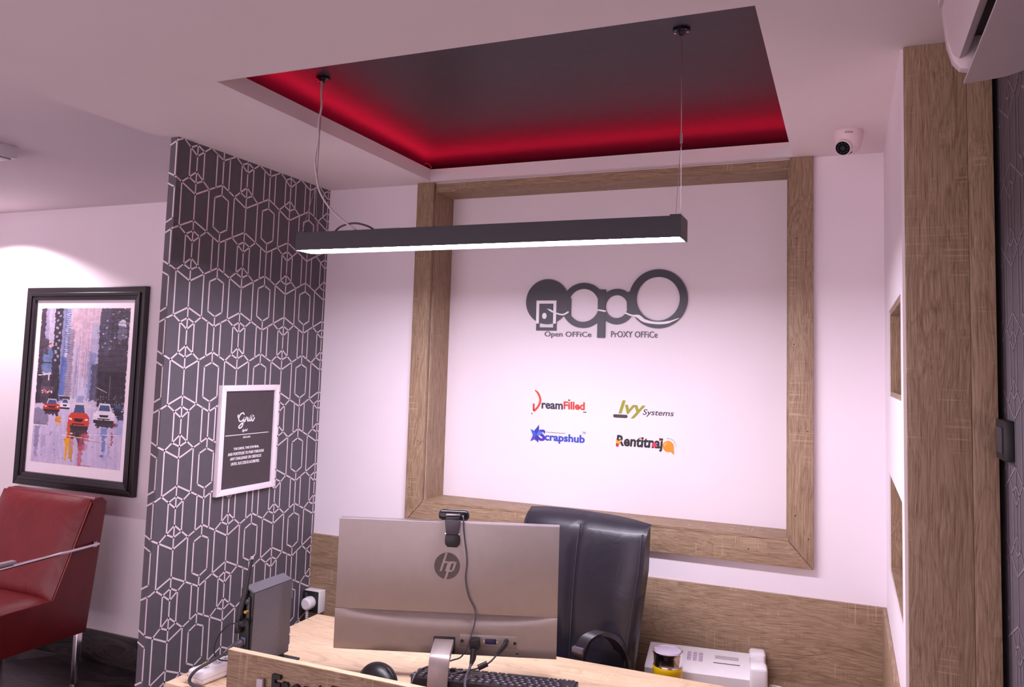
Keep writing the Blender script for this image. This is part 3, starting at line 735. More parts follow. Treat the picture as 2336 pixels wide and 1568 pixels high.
# --- wall socket on the panelling with its plug
so = thing('wall_socket', (-1.985, YB-.012, .60), 0, 'black socket plate in a white surface box near the partition foot', 'socket')
obj('back_box', MB().box(-2.026, -1.950, 2.700, YB-.012, .594, .680, .003), WPLAS, so)
pl_ = obj('face_plate', MB().box(-2.026, -1.956, 2.694, 2.700, .596, .678, .002), BLACK, so)
obj('rocker', MB().box(-2.018, -2.004, 2.692, 2.694, .655, .670, .001), DGREY, pl_)
pg = thing('plug', (-1.988, 2.694, .63), 0, 'round white plug pushed into the black wall socket', 'plug')
obj('plug_body', MB().lathe([(0, 2.694), (.024, 2.694), (.026, 2.682), (.024, 2.664), (.018, 2.658), (0, 2.658)], (-1.988, 0, .636), 28, 'y'), WPLAS, pg)
cr = MB()
for i in range(6): cr.lathe([(.0055, -.003), (.0066, 0), (.0055, .003)], (-1.988, 2.672, .606-i*.0075), 12)
obj('strain_relief', cr, GREYW, pg)
obj('cord', MB().tube(spline([(-1.988, 2.672, .61), (-1.987, 2.672, .54), (-1.97, 2.67, .45), (-1.94, 2.66, .30), (-1.92, 2.64, .10), (-1.90, 2.62, .006)], 5), .0035, 8), WPLAS, pg)

# --- dome camera under the ceiling
dc = thing('security_camera', (.005, 2.482, ZC), 0, 'small white dome security camera on the ceiling beside the niche', 'camera')
DP = plain('camera_white_plastic', srgb(226, 206, 208), .35, var=.02)
cx_, cy_ = .005, 2.482
obj('base', MB().lathe([(0, ZC), (.0415, ZC), (.0425, ZC-.004), (.041, ZC-.022), (.0395, ZC-.026), (.0385, ZC-.028), (.034, ZC-.052), (.022, ZC-.063), (0, ZC-.065)], (cx_, cy_, 0), 40), DP, dc)
aim = Vector((-.28, -.80, -.53)).normalized()
rotm = Vector((0, 0, 1)).rotation_difference(aim).to_matrix()
cc = Vector((cx_-.008, cy_-.014, ZC-.045))
turret = obj('turret', MB().lathe([(0, -.012), (.022, -.010), (.0255, .0), (.0250, .016), (.0232, .0235), (.0208, .0240), (.0205, .0215), (0, .0215)], cc, 32, 'z', rotm), DP, dc)
obj('collar', MB().lathe([(.0262, -.006), (.0285, -.003), (.0285, .000), (.0262, .002)], cc, 32, 'z', rotm), BLACK, dc)
obj('lens_glass', MB().lathe([(0, .0216), (.0205, .0216), (.0205, .0226), (0, .0226)], cc, 28, 'z', rotm), plain('lens_glass', srgb(18, 15, 22), .1), turret)
for i in range(10):
    a = 2*PI*i/10; p = rotm @ Vector((.0145*math.cos(a), .0145*math.sin(a), .0228))
    obj('infrared_led', MB().lathe([(.0021, 0), (.0012, .0012)], cc+p, 8, 'z', rotm), DGREY, turret)
obj('objective', MB().lathe([(.0065, .0225), (.0065, .0240), (.004, .0242), (0, .0235)], cc, 16, 'z', rotm), BLACK, turret)
obj('brand_mark', text_bm('CP PLUS', -.0105, .0105, ZC-.0150, ZC-.0100, lambda a, b, d: (cx_+.0417*math.sin(a/.0417+.06), cy_-.0417*math.cos(a/.0417+.06)-d, b), .0006, .02), BLACK, dc)

# --- split air conditioner on the papered wall
ac = thing('air_conditioner', (.2, .6, 1.97), 0, 'white split air conditioner with its louvre open high on the grey papered wall', 'air conditioner')
ACW = plain('aircon_white', srgb(208, 190, 194), .4, var=.02)
ya0, ya1 = .22, 1.045
body = [(XP, 2.262), (XP, 1.985), (.262, 1.964), (.232, 1.964), (.205, 1.998), (.172, 2.008), (.150, 1.990), (.143, 1.974), (.134, 1.966), (.125, 1.968), (.117, 1.978), (.112, 1.998), (.108, 2.04), (.106, 2.12), (.108, 2.22), (.122, 2.258)]
inner = [(XP, 2.262), (XP, 1.985), (.262, 1.966), (.240, 1.966), (.205, 2.02), (.134, 2.02), (.1295, 1.982), (.1235, 1.980), (.1170, 1.986), (.112, 2.004), (.108, 2.04), (.106, 2.12), (.108, 2.22), (.122, 2.258)]
obj('body', MB().prism(inner, 'xz', ya0+.016, ya1-.016), ACW, ac)
for y in (ya0, ya1-.0158): obj('end_cap', MB().prism(body, 'xz', y, y+.0158, .003), ACW, ac)
obj('front_panel', MB().prism([(.1035, 2.05), (.1005, 2.12), (.1025, 2.215), (.107, 2.215), (.105, 2.12), (.108, 2.05)], 'xz', ya0+.004, ya1-.004, .001), ACW, ac)
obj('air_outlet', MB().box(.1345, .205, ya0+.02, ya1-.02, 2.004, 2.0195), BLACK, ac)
obj('outlet_lip', MB().box(.1296, .1318, ya0+.02, ya1-.02, 1.984, 1.9995), ACW, ac)
def flap(u, v, off):
    s = u; x = .1330+.122*s; z = 1.963+.014*math.sin(s*PI*.5)-.006*math.sin(s*PI)
    round_end = .03*max(0, s-.35)**1.6/(.65**1.6)*3
    return (x, ya0+.01+(ya1+.02*(1-s)-ya0-.004-round_end)*v, z+off)
obj('louvre', MB().cap_sheet(lambda u, v: flap(u, v, 0), lambda u, v: flap(u, v, .003), 14, 10), ACW, ac)

# --- black switch box on the papered wall
sx = thing('wall_switch', (XP, 1.81, 1.45), 0, 'black switch box on the grey papered wall beside the pillar', 'switch')
obj('box', MB().box(XP-.018, XP, 1.766, 1.852, 1.448, 1.526, .002), BLACK, sx)
obj('rocker', MB().box(XP-.021, XP-.018, 1.780, 1.838, 1.462, 1.512, .001), DGREY, sx)

# ================================================================== DESK AND WHAT STANDS ON IT
DT = .749
dx0, dx1, dy0, dy1 = -1.656, -.20, 1.637, 2.284
dk_ = thing('reception_desk', (-.93, 1.96, 0), 0, 'pale oak reception desk with a raised front panel', 'desk')
obj('desk_top', MB().box(dx0, dx1, dy0, dy1, DT-.025, DT, .0012), pale('x', 1), dk_)
PANEL = oak('x', 14)  # darker oak in place of the top's pale laminate, shade put into the colour
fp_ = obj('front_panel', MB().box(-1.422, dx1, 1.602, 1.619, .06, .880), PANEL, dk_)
obj('panel_edging', MB().box(-1.4222, dx1, 1.6015, 1.6195, .880, .8822, .0006), pale('x', 3), fp_)
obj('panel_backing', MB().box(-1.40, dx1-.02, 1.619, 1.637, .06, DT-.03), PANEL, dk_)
obj('side_panel', MB().box(dx0+.01, dx0+.035, dy0+.01, dy1-.01, .0, DT-.025), oak('z', 15), dk_)
obj('side_panel', MB().box(dx1-.035, dx1-.01, dy0+.01, dy1-.01, .0, DT-.025), oak('z', 16), dk_)
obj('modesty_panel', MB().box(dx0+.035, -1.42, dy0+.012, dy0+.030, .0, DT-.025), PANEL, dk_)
fs = thing('desk_sign', (-1.05, 1.602, .80), 0, 'black raised letters reading Front Desk on the desk panel', 'sign')
words = 'Front Desk'; wx = {'F': .028, 'r': .021, 'o': .034, 'n': .032, 't': .021, 'D': .038, 'e': .034, 's': .030, 'k': .033}
x_ = -1.279; zb_ = .799
for ch in words:
    if ch == ' ': x_ += .018; continue
    h = {'F': .050, 'D': .050, 'k': .052, 't': .046}.get(ch, .037)
    obj('letter', text_bm(ch, x_, x_+wx[ch]-.003, zb_, zb_+h, lambda a, b, d: (a, 1.602-d, b), .008, .03), BLACK, fs)
    x_ += wx[ch]+.003
bell = thing('door_sensor', (-1.312, 1.602, .79), 0, 'small grey-white plastic block stuck to the desk panel beside the letters', 'sensor')
obj('block', MB().box(-1.322, -1.302, 1.590, 1.602, .790, .833, .004), GREYW, bell)
obj('seam', MB().box(-1.3225, -1.3015, 1.5955, 1.5965, .7905, .8325), DGREY, bell)

# --- monitor (seen from behind)
MY_ = R(19.06)
mo = thing('monitor', (-1.0245, 2.0, DT), MY_, 'silver computer monitor seen from the back on the desk', 'monitor')
MONB = plain('monitor_silver', srgb(150, 138, 134), .36, .25, var=.03)
mw, z0m, z1m = .3065, .062, .417     # local, above desk
obj('panel', MB().box(-mw, mw, -.014, .012, z0m+.1125, z1m, .0012), MONB, mo, world=False)
obj('bezel', MB().box(-mw+.001, mw-.001, .012, .016, z0m+.002, z1m-.001, .001), BLACK, mo, world=False)
obj('screen', MB().box(-mw+.006, mw-.006, .016, .0165, z0m+.02, z1m-.006), plain('screen_dark', srgb(20, 20, 26), .15), mo, world=False)
obj('top_edge', MB().box(-mw, mw, -.013, .012, z1m, z1m+.0012), STEEL, mo, world=False)
MONL = MONB
prof = [(.0, .1), (.003, .75), (.008, 1), (.085, 1), (.0975, .55), (.112, .0)]
def lower(u, v):
    x = -mw+2*mw*u; k = v*(len(prof)-1); i = min(int(k), len(prof)-2); f = k-i
    h = prof[i][0]*(1-f)+prof[i+1][0]*f; d = prof[i][1]*(1-f)+prof[i+1][1]*f
    e = 1-abs(2*u-1)**3
    if h > .05:
        hh = max(h, .085); h = h if h <= .085 else .112-(.112-h)*(.15+.85*e)
        d = 1-(1-d)*min(1, 1.15*e)
    return (x, -.002-.014*d, z0m+h)
obj('lower_housing', MB().cap_sheet(lower, lambda u, v: (-mw+2*mw*u, .012, z0m+.112*v), 28, 20), MONL, mo, world=False, angle=50)
# badge
bd = MB(); zc_ = .300; rr = .0355
BADGE = plain('badge_dark', srgb(78, 66, 64), .4, .1)
bad = obj('badge', MB().prism([(rr*math.cos(2*PI*i/48), zc_+rr*math.sin(2*PI*i/48)) for i in range(48)], 'xz', -.0156, -.0135), BADGE, mo, world=False)
hp = MB(); sk = .30
def hpq(*pts): return [(a*.001+b*.001*sk, zc_+b*.001) for a, b in pts]
for poly in (((-16, -14), (-10, -14), (-10, 36), (-16, 36)), ((-10, 8), (2, 8), (2, 13), (-10, 13)), ((-1, -14), (5, -14), (5, 11), (2, 13), (-1, 13)),
             ((4, -36), (10, -36), (10, 13), (4, 13)), ((10, 8), (20, 8), (20, 13), (10, 13)), ((17, -14), (23, -11), (23, 11), (20, 13), (17, 13)), ((10, -15), (20, -15), (20, -10), (10, -10))):
    hp.prism(hpq(*poly), 'xz', -.0162, -.0155)
obj('badge_letters', hp, MONB, bad, world=False)
# ports
def lfront(z): return -.026
pp = obj('port_plate', MB().box(.042, .200, -.0175, -.012, z0m+.026, z0m+.058, .001), MONB, mo, world=False)
for x in (.049, .193): obj('screw', MB().lathe([(0, -.0185), (.0045, -.0185), (.0045, -.017)], (x, 0, z0m+.041), 12, 'y'), BLACK, pp, world=False)
obj('display_port', MB().box(.112, .142, -.0185, -.0170, z0m+.036, z0m+.050, .002), plain('port_blue', srgb(38, 34, 84), .4), pp, world=False)
for x in (.109, .145): obj('port_nut', MB().lathe([(0, -.0195), (.0028, -.0195), (.0028, -.017)], (x, 0, z0m+.043), 6, 'y'), STEEL, pp, world=False)
obj('lock_slot', MB().box(.196, .204, -.0168, -.0150, z0m+.012, z0m+.015), BLACK, mo, world=False)
obj('stand_socket', MB().box(-.030, .030, -.0180, -.010, z0m+.004, z0m+.050, .002), BLACK, mo, world=False)
STND = plain('stand_grey', srgb(150, 136, 134), .35, .4)
neck = MB().prism([(-.0185, z0m+.044), (-.0185, z0m+.026), (-.086, z0m+.010), (-.100, z0m-.002), (-.116, .006), (-.126, .006), (-.110, z0m+.004), (-.100, z0m+.020), (-.088, z0m+.028)], 'yz', -.0265, .0265, .001)
obj('stand_neck', neck, STND, mo, world=False)
obj('stand_base', MB().box(-.10, .10, -.175, -.10, 0, .006, .002), STND, mo, world=False)

# webcam clipped on the monitor top
wc = thing('webcam', (-1.0245+.013*math.cos(MY_)+.010*math.sin(MY_), 2.0+.013*math.sin(MY_)-.010*math.cos(MY_), DT+z1m+.0012), MY_, 'black webcam clipped to the top edge of the monitor', 'webcam')
GB = plain('gloss_black', srgb(24, 20, 24), .15)
wb_ = MB().box(-.042, .042, -.006, .024, .004, .032, .009, 4)
bodyw = obj('camera_body', wb_, GB, wc, world=False)
obj('top_ridge', MB().box(-.020, .020, -.012, .006, .018, .024, .002), STEEL, wc, world=False)
obj('hinge', MB().box(-.020, .020, -.018, -.002, .002, .016, .004), BLACK, wc, world=False)
obj('clip_arm', MB().prism([(-.022, .008), (.022, .008), (.017, -.030), (-.017, -.030)], 'xz', -.020, -.0065, .0015), plain('webcam_grey', srgb(70, 62, 72), .4), wc, world=False)
obj('clip_foot', MB().prism([(-.019, -.032), (.019, -.032), (.0215, -.046), (.020, -.058), (.013, -.066), (-.013, -.066), (-.020, -.058), (-.0215, -.046)], 'xz', -.013, -.0045, .002), BLACK, wc, world=False)
for x in (-.019, .019): obj('pivot', MB().lathe([(0, -.002), (.0025, -.002), (.0025, .002), (0, .002)], (x, -.013, -.031), 10, 'x'), STEEL, wc, world=False)
CABG = plain('grey_cable', srgb(66, 62, 70), .45)
obj('lead', MB().tube(spline([(.026, -.004, .020), (.029, -.012, .012), (.030, -.012, -.010), (.034, -.0085, -.045), (.042, -.0085, -.100), (.040, -.0085, -.150), (.050, -.0085, -.195), (.068, -.0085, -.230), (.070, -.020, -.262), (.060, -.032, -.300), (.052, -.034, -.325), (.038, -.034, -.348), (.020, -.034, -.356), (.000, -.036, -.362), (-.03, -.046, -.368), (-.055, -.060, -.371), (-.068, -.080, -.373), (-.076, -.102, -.380), (-.080, -.122, -.396), (-.080, -.138, -.4075)], 6), .0021, 8), CABG, wc, world=False)

# cables plugged into the ports
mm = ROOT[mo.name]
def loc(*p): return mm @ Vector(p)
hd = thing('display_cable', loc(.086, -.03, z0m+.03), 0, 'black display cable hanging from the monitor ports', 'cable')
def lbox(a): 
    b = MB().box(*a, .003); b.bm.transform(mm); return b
obj('plug', lbox((.072, .098, -.042, -.0176, z0m+.026, z0m+.054)), BLACK, hd)
obj('boot', MB().tube([loc(.086, -.046, z0m+.030), loc(.084, -.058, z0m+.008), loc(.080, -.066, z0m-.004)], [.010, .008, .0045], 10), BLACK, hd)
obj('lead', MB().tube(spline([loc(.081, -.064, z0m+.000), loc(.078, -.085, .053), loc(.074, -.110, .047), loc(.074, -.134, .036), loc(.080, -.160, .020), loc(.088, -.185, .010), loc(.095, -.215, .0045), loc(.10, -.28, .0045)], 6), .0034, 8), CABG, hd)
pc = thing('power_lead', loc(.165, -.03, z0m+.03), 0, 'black power lead with a ferrite bead plugged into the monitor', 'cable')
obj('plug', MB().tube([loc(.170, -.0176, z0m+.046), loc(.168, -.040, z0m+.044), loc(.160, -.048, z0m+.034), loc(.148, -.054, z0m+.022)], [.007, .007, .006, .004], 10), BLACK, pc)
obj('lead', MB().tube(spline([loc(.150, -.053, z0m+.024), loc(.130, -.060, z0m+.004), loc(.105, -.068, z0m-.008), loc(.080, -.072, z0m-.014), loc(.060, -.076, .0445), loc(.045, -.085, .0440), loc(.038, -.100, .0440)], 6), .0024, 8), CABG, pc)
obj('ferrite_bead', MB().tube([loc(.124, -.062, z0m+.001), loc(.100, -.0685, z0m-.009)], .0075, 12), BLACK, pc)

# --- keyboard
kb = thing('keyboard', (-.868, 1.996, DT), R(11.5), 'black full-size keyboard lying under the monitor', 'keyboard')
KB = plain('keyboard_black', srgb(34, 30, 36), .45)
obj('base', MB().prism([(-.068, .012), (-.068, .030), (.068, .011), (.068, .0), (.050, .0)], 'yz', -.214, .214, .002), KB, kb, world=False)
for s_ in (-.19, .19): obj('foot', MB().box(s_-.012, s_+.012, -.066, -.060, .0, .014, .001), KB, kb, world=False)
KEY = plain('key_black', srgb(60, 54, 62), .4)
KLG = plain('key_legend', srgb(190, 178, 186), .5)
pitch = .01905
rows = []
def add_row(v, cells):
    x = -.2085
    for w, key in cells:
        if key: rows.append((x, w*pitch, v))
        x += w*pitch
k1 = [(1, 1)]
# row 0 is the function row, on the camera side of the board
add_row(0, [(1, 1), (1, 0)]+k1*4+[(.5, 0)]+k1*4+[(.5, 0)]+k1*4+[(.25, 0)]+k1*3+[(.2, 0)]+k1*4)
add_row(1, k1*13+[(2, 1), (.25, 0)]+k1*3+[(.2, 0)]+k1*4)
add_row(2, [(1.5, 1)]+k1*12+[(1.5, 1), (.25, 0)]+k1*3+[(.2, 0)]+k1*3)
add_row(3, [(1.75, 1)]+k1*11+[(2.25, 1), (3.45, 0)]+k1*4)
add_row(4, [(2.25, 1)]+k1*10+[(2.75, 1), (1.25, 0), (1, 1), (1.2, 0)]+k1*3)
add_row(5, [(1.25, 1)]*3+[(6.25, 1)]+[(1.25, 1)]*4+[(.25, 0)]+k1*3+[(.2, 0), (2, 1), (1, 1)])
kmesh = {}
for x, w, v in rows:
    # the board is turned towards the seated user: function row nearest this camera
    xc = -(x+w/2); yc = -.0555+v*.0205
    kk = round(w, 4)
    if kk not in kmesh:
        mb = MB(); a, b = w/2-.0010, .0090
        top = (.82, .78)
        vs = [(-a, -b, 0), (a, -b, 0), (a, b, 0), (-a, b, 0), (-a*(1-.0022/a), -b*.78, .0062), (a*(1-.0022/a), -b*.78, .0062), (a*(1-.0022/a), b*.78, .0062), (-a*(1-.0022/a), b*.78, .0062)]
        mb._add(vs, [(0, 1, 5, 4), (1, 2, 6, 5), (2, 3, 7, 6), (3, 0, 4, 7), (4, 5, 6, 7), (3, 2, 1, 0)])
        bmesh.ops.recalc_face_normals(mb.bm, faces=mb.bm.faces)
        me = bpy.data.meshes.new('key'); mb.bm.to_mesh(me); mb.bm.free(); me.materials.append(KEY)
        mb2 = MB(); mb2.box(-.002, .002, -.002, .003, .0062, .0064); l2 = bpy.data.meshes.new('key_legend'); mb2.bm.to_mesh(l2); mb2.bm.free(); l2.materials.append(KLG)
        kmesh[kk] = (me, l2)
    k_ = bpy.data.objects.new('key', kmesh[kk][0]); C.objects.link(k_); k_.parent = kb
    k_.location = (xc, yc, .0295-(yc+.068)*.1397); k_.rotation_euler = (-.139, 0, 0)
    if w < .03:
        lg = bpy.data.objects.new('legend', kmesh[kk][1]); C.objects.link(lg); lg.parent = k_

# --- mouse
ms = thing('mouse', (-1.170, 1.900, DT), R(-14), 'glossy black computer mouse on the desk', 'mouse')
def mouse(u, v):
    a = PI*u; t_ = v; x = -.062+.124*t_
    w = .034*(1-.12*math.cos(2*PI*t_))*math.sqrt(max(0, 1-abs(2*t_-1)**3.2))+.001
    h = .043*math.sin(PI*min(1, (.12+.80*t_)))**.7*math.sqrt(max(0, 1-abs(2*t_-1)**4))+.001
    return (x, -w*math.cos(a), h*math.sin(a)**.75)
obj('shell', MB().sheet(mouse, 16, 24), BLACK, ms, world=False, angle=80)
obj('wheel', MB().lathe([(0, -.0035), (.009, -.0035), (.009, .0035), (0, .0035)], (.034, 0, .029), 16, 'y'), DGREY, ms, world=False)
obj('button_split', MB().tube([(.054, 0, .0235), (.040, 0, .0368), (.022, 0, .0424), (.009, 0, .0442)], .0006, 5), DGREY, ms, world=False)

# --- router standing upright
ro = thing('router', (-1.50, 1.835, DT), 0, 'tall black router with perforated side standing on the desk', 'router')
def perforated():
    if 'perforated_black' in MATS: return MATS['perforated_black']
    t = NT('perforated_black')
    sep = t.n('ShaderNodeSeparateXYZ'); t.l(t.coord(), sep.inputs[0])
    a = t.math('ADD', sep.outputs[1], sep.outputs[2]); b = t.math('SUBTRACT', sep.outputs[1], sep.outputs[2])
    k = 2*PI/.0068
    d = t.math('MULTIPLY', t.math('SINE', t.math('MULTIPLY', a, k)), t.math('SINE', t.math('MULTIPLY', b, k)))
    t.col(t.ramp(t.math('ABSOLUTE', d), [(.10, srgb(150, 142, 154)), (.26, srgb(24, 21, 27))])); t.rough(.45)
    MATS['perforated_black'] = t.m; return t.m
ry0, ry1 = 1.752, 1.915
shell = obj('shell', MB().prism([(-1.522, .770), (-1.482, .770), (-1.479, .972), (-1.512, .985), (-1.522, .980)], 'xz', ry0, ry1, .002), BLACK, ro)
obj('perforated_side', MB().prism([(-1.4822, .773), (-1.4812, .773), (-1.4780, .9705), (-1.4792, .9705)], 'xz', ry0+.003, ry1-.003), perforated(), ro)
obj('perforated_top', MB().prism([(-1.4795, .9722), (-1.512, .9852), (-1.512, .9862), (-1.4795, .9732)], 'xz', ry0+.003, ry1-.003), perforated(), ro)
obj('foot', MB().box(-1.535, -1.448, 1.81, 1.925, DT, DT+.006, .002), BLACK, ro)
obj('foot_post', MB().box(-1.518, -1.486, 1.80, 1.90, DT+.006, .771), BLACK, ro)
obj('rear_port_panel', MB().box(-1.518, -1.486, ry0-.006, ry0, .772, .962, .002), plain('port_panel_black', srgb(20, 18, 20), .3), ro)
obj('coax_socket', MB().lathe([(0, ry0-.016), (.004, ry0-.016), (.0048, ry0-.006), (0, ry0-.006)], (-1.492, 0, .925), 12, 'y'), plain('brass', srgb(206, 170, 90), .3, .9), ro)
obj('network_port', MB().box(-1.508, -1.493, ry0-.0075, ry0-.005, .838, .856), plain('port_blue_grey', srgb(96, 104, 140), .4), ro)
obj('network_port', MB().box(-1.508, -1.493, ry0-.0075, ry0-.005, .890, .906), DGREY, ro)
obj('button', MB().lathe([(0, ry0-.012), (.006, ry0-.010), (.0085, ry0-.006), (0, ry0-.006)], (-1.495, 0, .948), 14, 'y'), DGREY, ro)
ant = obj('antenna', MB().tube([(-1.512, 1.734, .885), (-1.508, 1.736, .93), (-1.500, 1.744, .98), (-1.492, 1.752, 1.062)], [.0075, .0082, .0068, .004], 10, flat=.8), BLACK, ro)
obj('antenna_hinge', MB().box(-1.519, -1.505, 1.728, ry0, .868, .895, .003), BLACK, ant)
obj('antenna_tip', MB().lathe([(.0042, -.003), (.0042, .003)], (-1.4918, 1.7522, 1.064), 10), GREYW, ant)
for z0, z1 in ((.945, .962), (.918, .938)): obj('sticker', MB().box(-1.4808, -1.4795, ry1, ry1+.0012, z0, z1), GREYW, ro)
obj('sticker', MB().box(-1.4985, -1.4790, ry1-.001, ry1+.0012, .790, .815), WPLAS, ro)
obj('sticker', MB().box(-1.4985, -1.4790, ry1-.001, ry1+.0012, .820, .836), WPLAS, ro)
# cables at the router
ca = thing('router_power_cable', (-1.53, 1.70, .84), 0, 'thick dark cable arching from the router plug to the power strip', 'cable')
obj('plug', MB().tube([(-1.506, 1.746, .842), (-1.512, 1.722, .834), (-1.522, 1.700, .822)], [.010, .011, .006], 10), plain('plug_grey', srgb(74, 66, 72), .35), ca)
obj('lead', MB().tube(spline([(-1.520, 1.703, .824), (-1.543, 1.675, .808), (-1.568, 1.652, .790), (-1.581, 1.6455, .770), (-1.577, 1.645, .757), (-1.555, 1.645, .7536), (-1.53, 1.646, .7536)], 7), .0042, 8), CABG, ca)
cb2 = thing('network_cable', (-1.53, 1.72, .80), 0, 'thin black network cable curling from the router over the power strip', 'cable')
obj('plug', MB().box(-1.4965, -1.4845, 1.720, 1.7444, .891, .905, .002), BLACK, cb2)
obj('lead', MB().tube(spline([(-1.4905, 1.721, .898), (-1.515, 1.708, .898), (-1.545, 1.700, .865), (-1.554, 1.698, .825), (-1.545, 1.708, .803), (-1.520, 1.726, .797)], 7), .0018, 7), BLACK, cb2)

# --- power strip
ps = thing('power_strip', (-1.570, 1.745, DT), R(-8), 'white power strip lying at the desk corner beside the router', 'power strip')
strip_ = obj('body', MB().box(-.030, .030, -.085, .045, .0, .034, .009, 3), WPLAS, ps, world=False)
obj('seam', MB().box(-.0305, .0305, -.0855, .0455, .0155, .0168, .0004), plain('seam_pink_grey', srgb(186, 160, 172), .5), ps, world=False)
for y in (-.055, -.012, .018):
    sk_ = obj('outlet', MB().lathe([(.0135, .0335), (.0135, .0348), (.0115, .0348), (.0115, .0342), (0, .0342)], (0, y, 0), 20), GREYW, ps, world=False)
    for d in (-.006, .006): obj('pin_hole', MB().lathe([(.0024, .0342), (.0024, .0346)], (d, y, 0), 8), BLACK, sk_, world=False)
obj('yellow_label', MB().box(-.026, -.022, -.04, .02, .034, .0346), plain('yellow_label', srgb(214, 214, 60), .5), ps, world=False)

# ================================================================== CHAIRS, SIDE CABINET
# --- office chair
oc = thing('office_chair', (-.795, 2.425, 0), R(-13), 'black leather office chair behind the desk', 'chair')
BLEA = leather('black_leather', srgb(40, 36, 46), .40, .45)
def back_front(u, v):
    z = .46+.68*v; w = .168+.057*min(1, v*1.25)
    x = (2*u-1)*w
    e = abs(2*u-1)
    y = .045*v-.018*math.sin(PI*v)-.030*(1-e**6)*(1-abs(2*v-1)**8)+.012*math.exp(-((2*u-1)/.045)**2)*(1-abs(2*v-1)**10)
    y += .006*math.sin(v*17)*math.exp(-((e-.6)/.3)**2)*.4
    if v > .93: y += .035*((v-.93)/.07)**2
    z += -.012*(e**3)*v-.010*((2*u-1) > 0)*0
    return (x, y, z)
def back_rear(u, v):
    x, y, z = back_front(u, v); e = abs(2*u-1)
    return (x*.97, .045*v+.062-.02*e**4, z-.004)
obj('backrest', MB().cap_sheet(back_front, back_rear, 32, 40), BLEA, oc, world=False, angle=60)
seam = [tuple(Vector(back_front(.5, v/20))+Vector((0, -.001, 0))) for v in range(1, 20)]
obj('centre_seam', MB().tube(seam, .0035, 6), plain('seam_black', srgb(56, 50, 60), .3), oc, world=False)
for s in (.025, .975):
    obj('edge_piping', MB().tube([tuple(Vector(back_front(s, v/24))+Vector((0, -.001, 0))) for v in range(0, 24)], .003, 6), plain('seam_black', srgb(56, 50, 60), .3), oc, world=False)
def seat_top(u, v): 
    e = max(abs(2*u-1), abs(2*v-1)); return ((2*u-1)*.235, -.48+.50*v, .50-.035*e**6-.02*(1-v)**4)
obj('seat', MB().cap_sheet(seat_top, lambda u, v: ((2*u-1)*.225, -.47+.48*v, .42), 20, 20), BLEA, oc, world=False, angle=60)
ARMM = plain('arm_black', srgb(44, 38, 44), .35)
for s in (-1, 1):
    path = spline([(s*.082, -.098, .60), (s*.080, -.098, .70), (s*.082, -.096, .755), (s*.098, -.084, .800), (s*.132, -.060, .818), (s*.160, -.030, .800), (s*.176, -.005, .755), (s*.184, .006, .69), (s*.188, .010, .55)], 6)
    a_ = MB(); nv = len(path)
    def band(u, v, off=0, path=path, nv=nv, s=s):
        k = min(int(v*(nv-1)), nv-2); f = v*(nv-1)-k; p = path[k].lerp(path[k+1], f)
        tg = (path[k+1]-path[k]).normalized(); nrm = Vector((0, tg.z, -tg.y))
        q_ = p+nrm*off; return (q_.x+(u-.5)*.036, q_.y, q_.z)
    a_.cap_sheet(lambda u, v: band(u, v, -.009), lambda u, v: band(u, v, .009), 3, 40)
    arm = obj('armrest', a_, ARMM, oc, world=False, angle=50)
    obj('arm_pad_end', MB().box(s*.081-.019, s*.081+.019, -.111, -.086, .760, .778, .003), plain('arm_cap_grey', srgb(92, 82, 92), .3), arm, world=False)
obj('gas_lift', MB().lathe([(0, .10), (.03, .10), (.03, .28), (.018, .28), (.018, .42), (0, .42)], (0, -.20, 0), 16), CHROME, oc, world=False)
for i in range(5):
    a = 2*PI*i/5+.3; ca_, sa_ = math.cos(a), math.sin(a)
    arm = obj('base_arm', MB().tube([(0, -.20, .115), (.15*ca_, -.20+.15*sa_, .10), (.27*ca_, -.20+.27*sa_, .075)], [.024, .02, .014], 8, flat=.7), BLACK, oc, world=False)
    obj('castor', MB().lathe([(0, -.022), (.026, -.020), (.028, 0), (.026, .020), (0, .022)], (.27*ca_, -.20+.27*sa_, .028), 14, 'x'), BLACK, arm, world=False)
    obj('castor_stem', MB().lathe([(.006, .04), (.006, .075)], (.27*ca_, -.20+.27*sa_, 0), 8), STEEL, arm, world=False)

# --- red armchair
ra = thing('armchair', (-3.77, 2.62, 0), 0, 'dark red leather armchair with chrome arm bars against the lounge wall', 'armchair')
RLEA = leather('red_leather', srgb(128, 34, 38), .36, .55)
RSIDE = leather('red_leather_side', srgb(128, 34, 38), .36, .08)
ax0, ax1 = -4.09, -3.44
side = [(2.02, .245), (2.885, .245), (2.955, .865), (2.925, .892), (2.885, .892), (2.862, .870), (2.70, .432), (2.02, .445)]
obj('shell', MB().prism(side, 'yz', ax0, ax1, .012), RSIDE, ra)
def cush(u, v):     # puffed backrest pad following the slanted front
    p0, p1 = Vector((2.690, .430)), Vector((2.868, .885))
    p = p0.lerp(p1, v); nrm = Vector((-(p1-p0).y, (p1-p0).x)).normalized()
    b = (1-abs(2*u-1)**6)*(1-abs(2*v-1)**7)
    q_ = p+nrm*(.006+.028*b)
    return (ax0+.008+(ax1-ax0-.016)*u, q_.x, q_.y)
def cush_b(u, v):
    p = Vector((2.70, .430)).lerp(Vector((2.878, .880)), v); return (ax0+.008+(ax1-ax0-.016)*u, p.x, p.y)
obj('back_cushion', MB().cap_sheet(cush, cush_b, 26, 26), RLEA, ra, angle=60)
PIPE = plain('red_piping', srgb(176, 112, 100), .4)
obj('piping', MB().tube([(ax1-.004, 2.690, .430), (ax1-.004, 2.862, .872)], .0032, 6), PIPE, ra)
def seatc(u, v):
    b = (1-abs(2*u-1)**6)*(1-abs(2*v-1)**8); return (ax0+.008+(ax1-ax0-.016)*u, 2.03+.68*v, .440+.03*b)
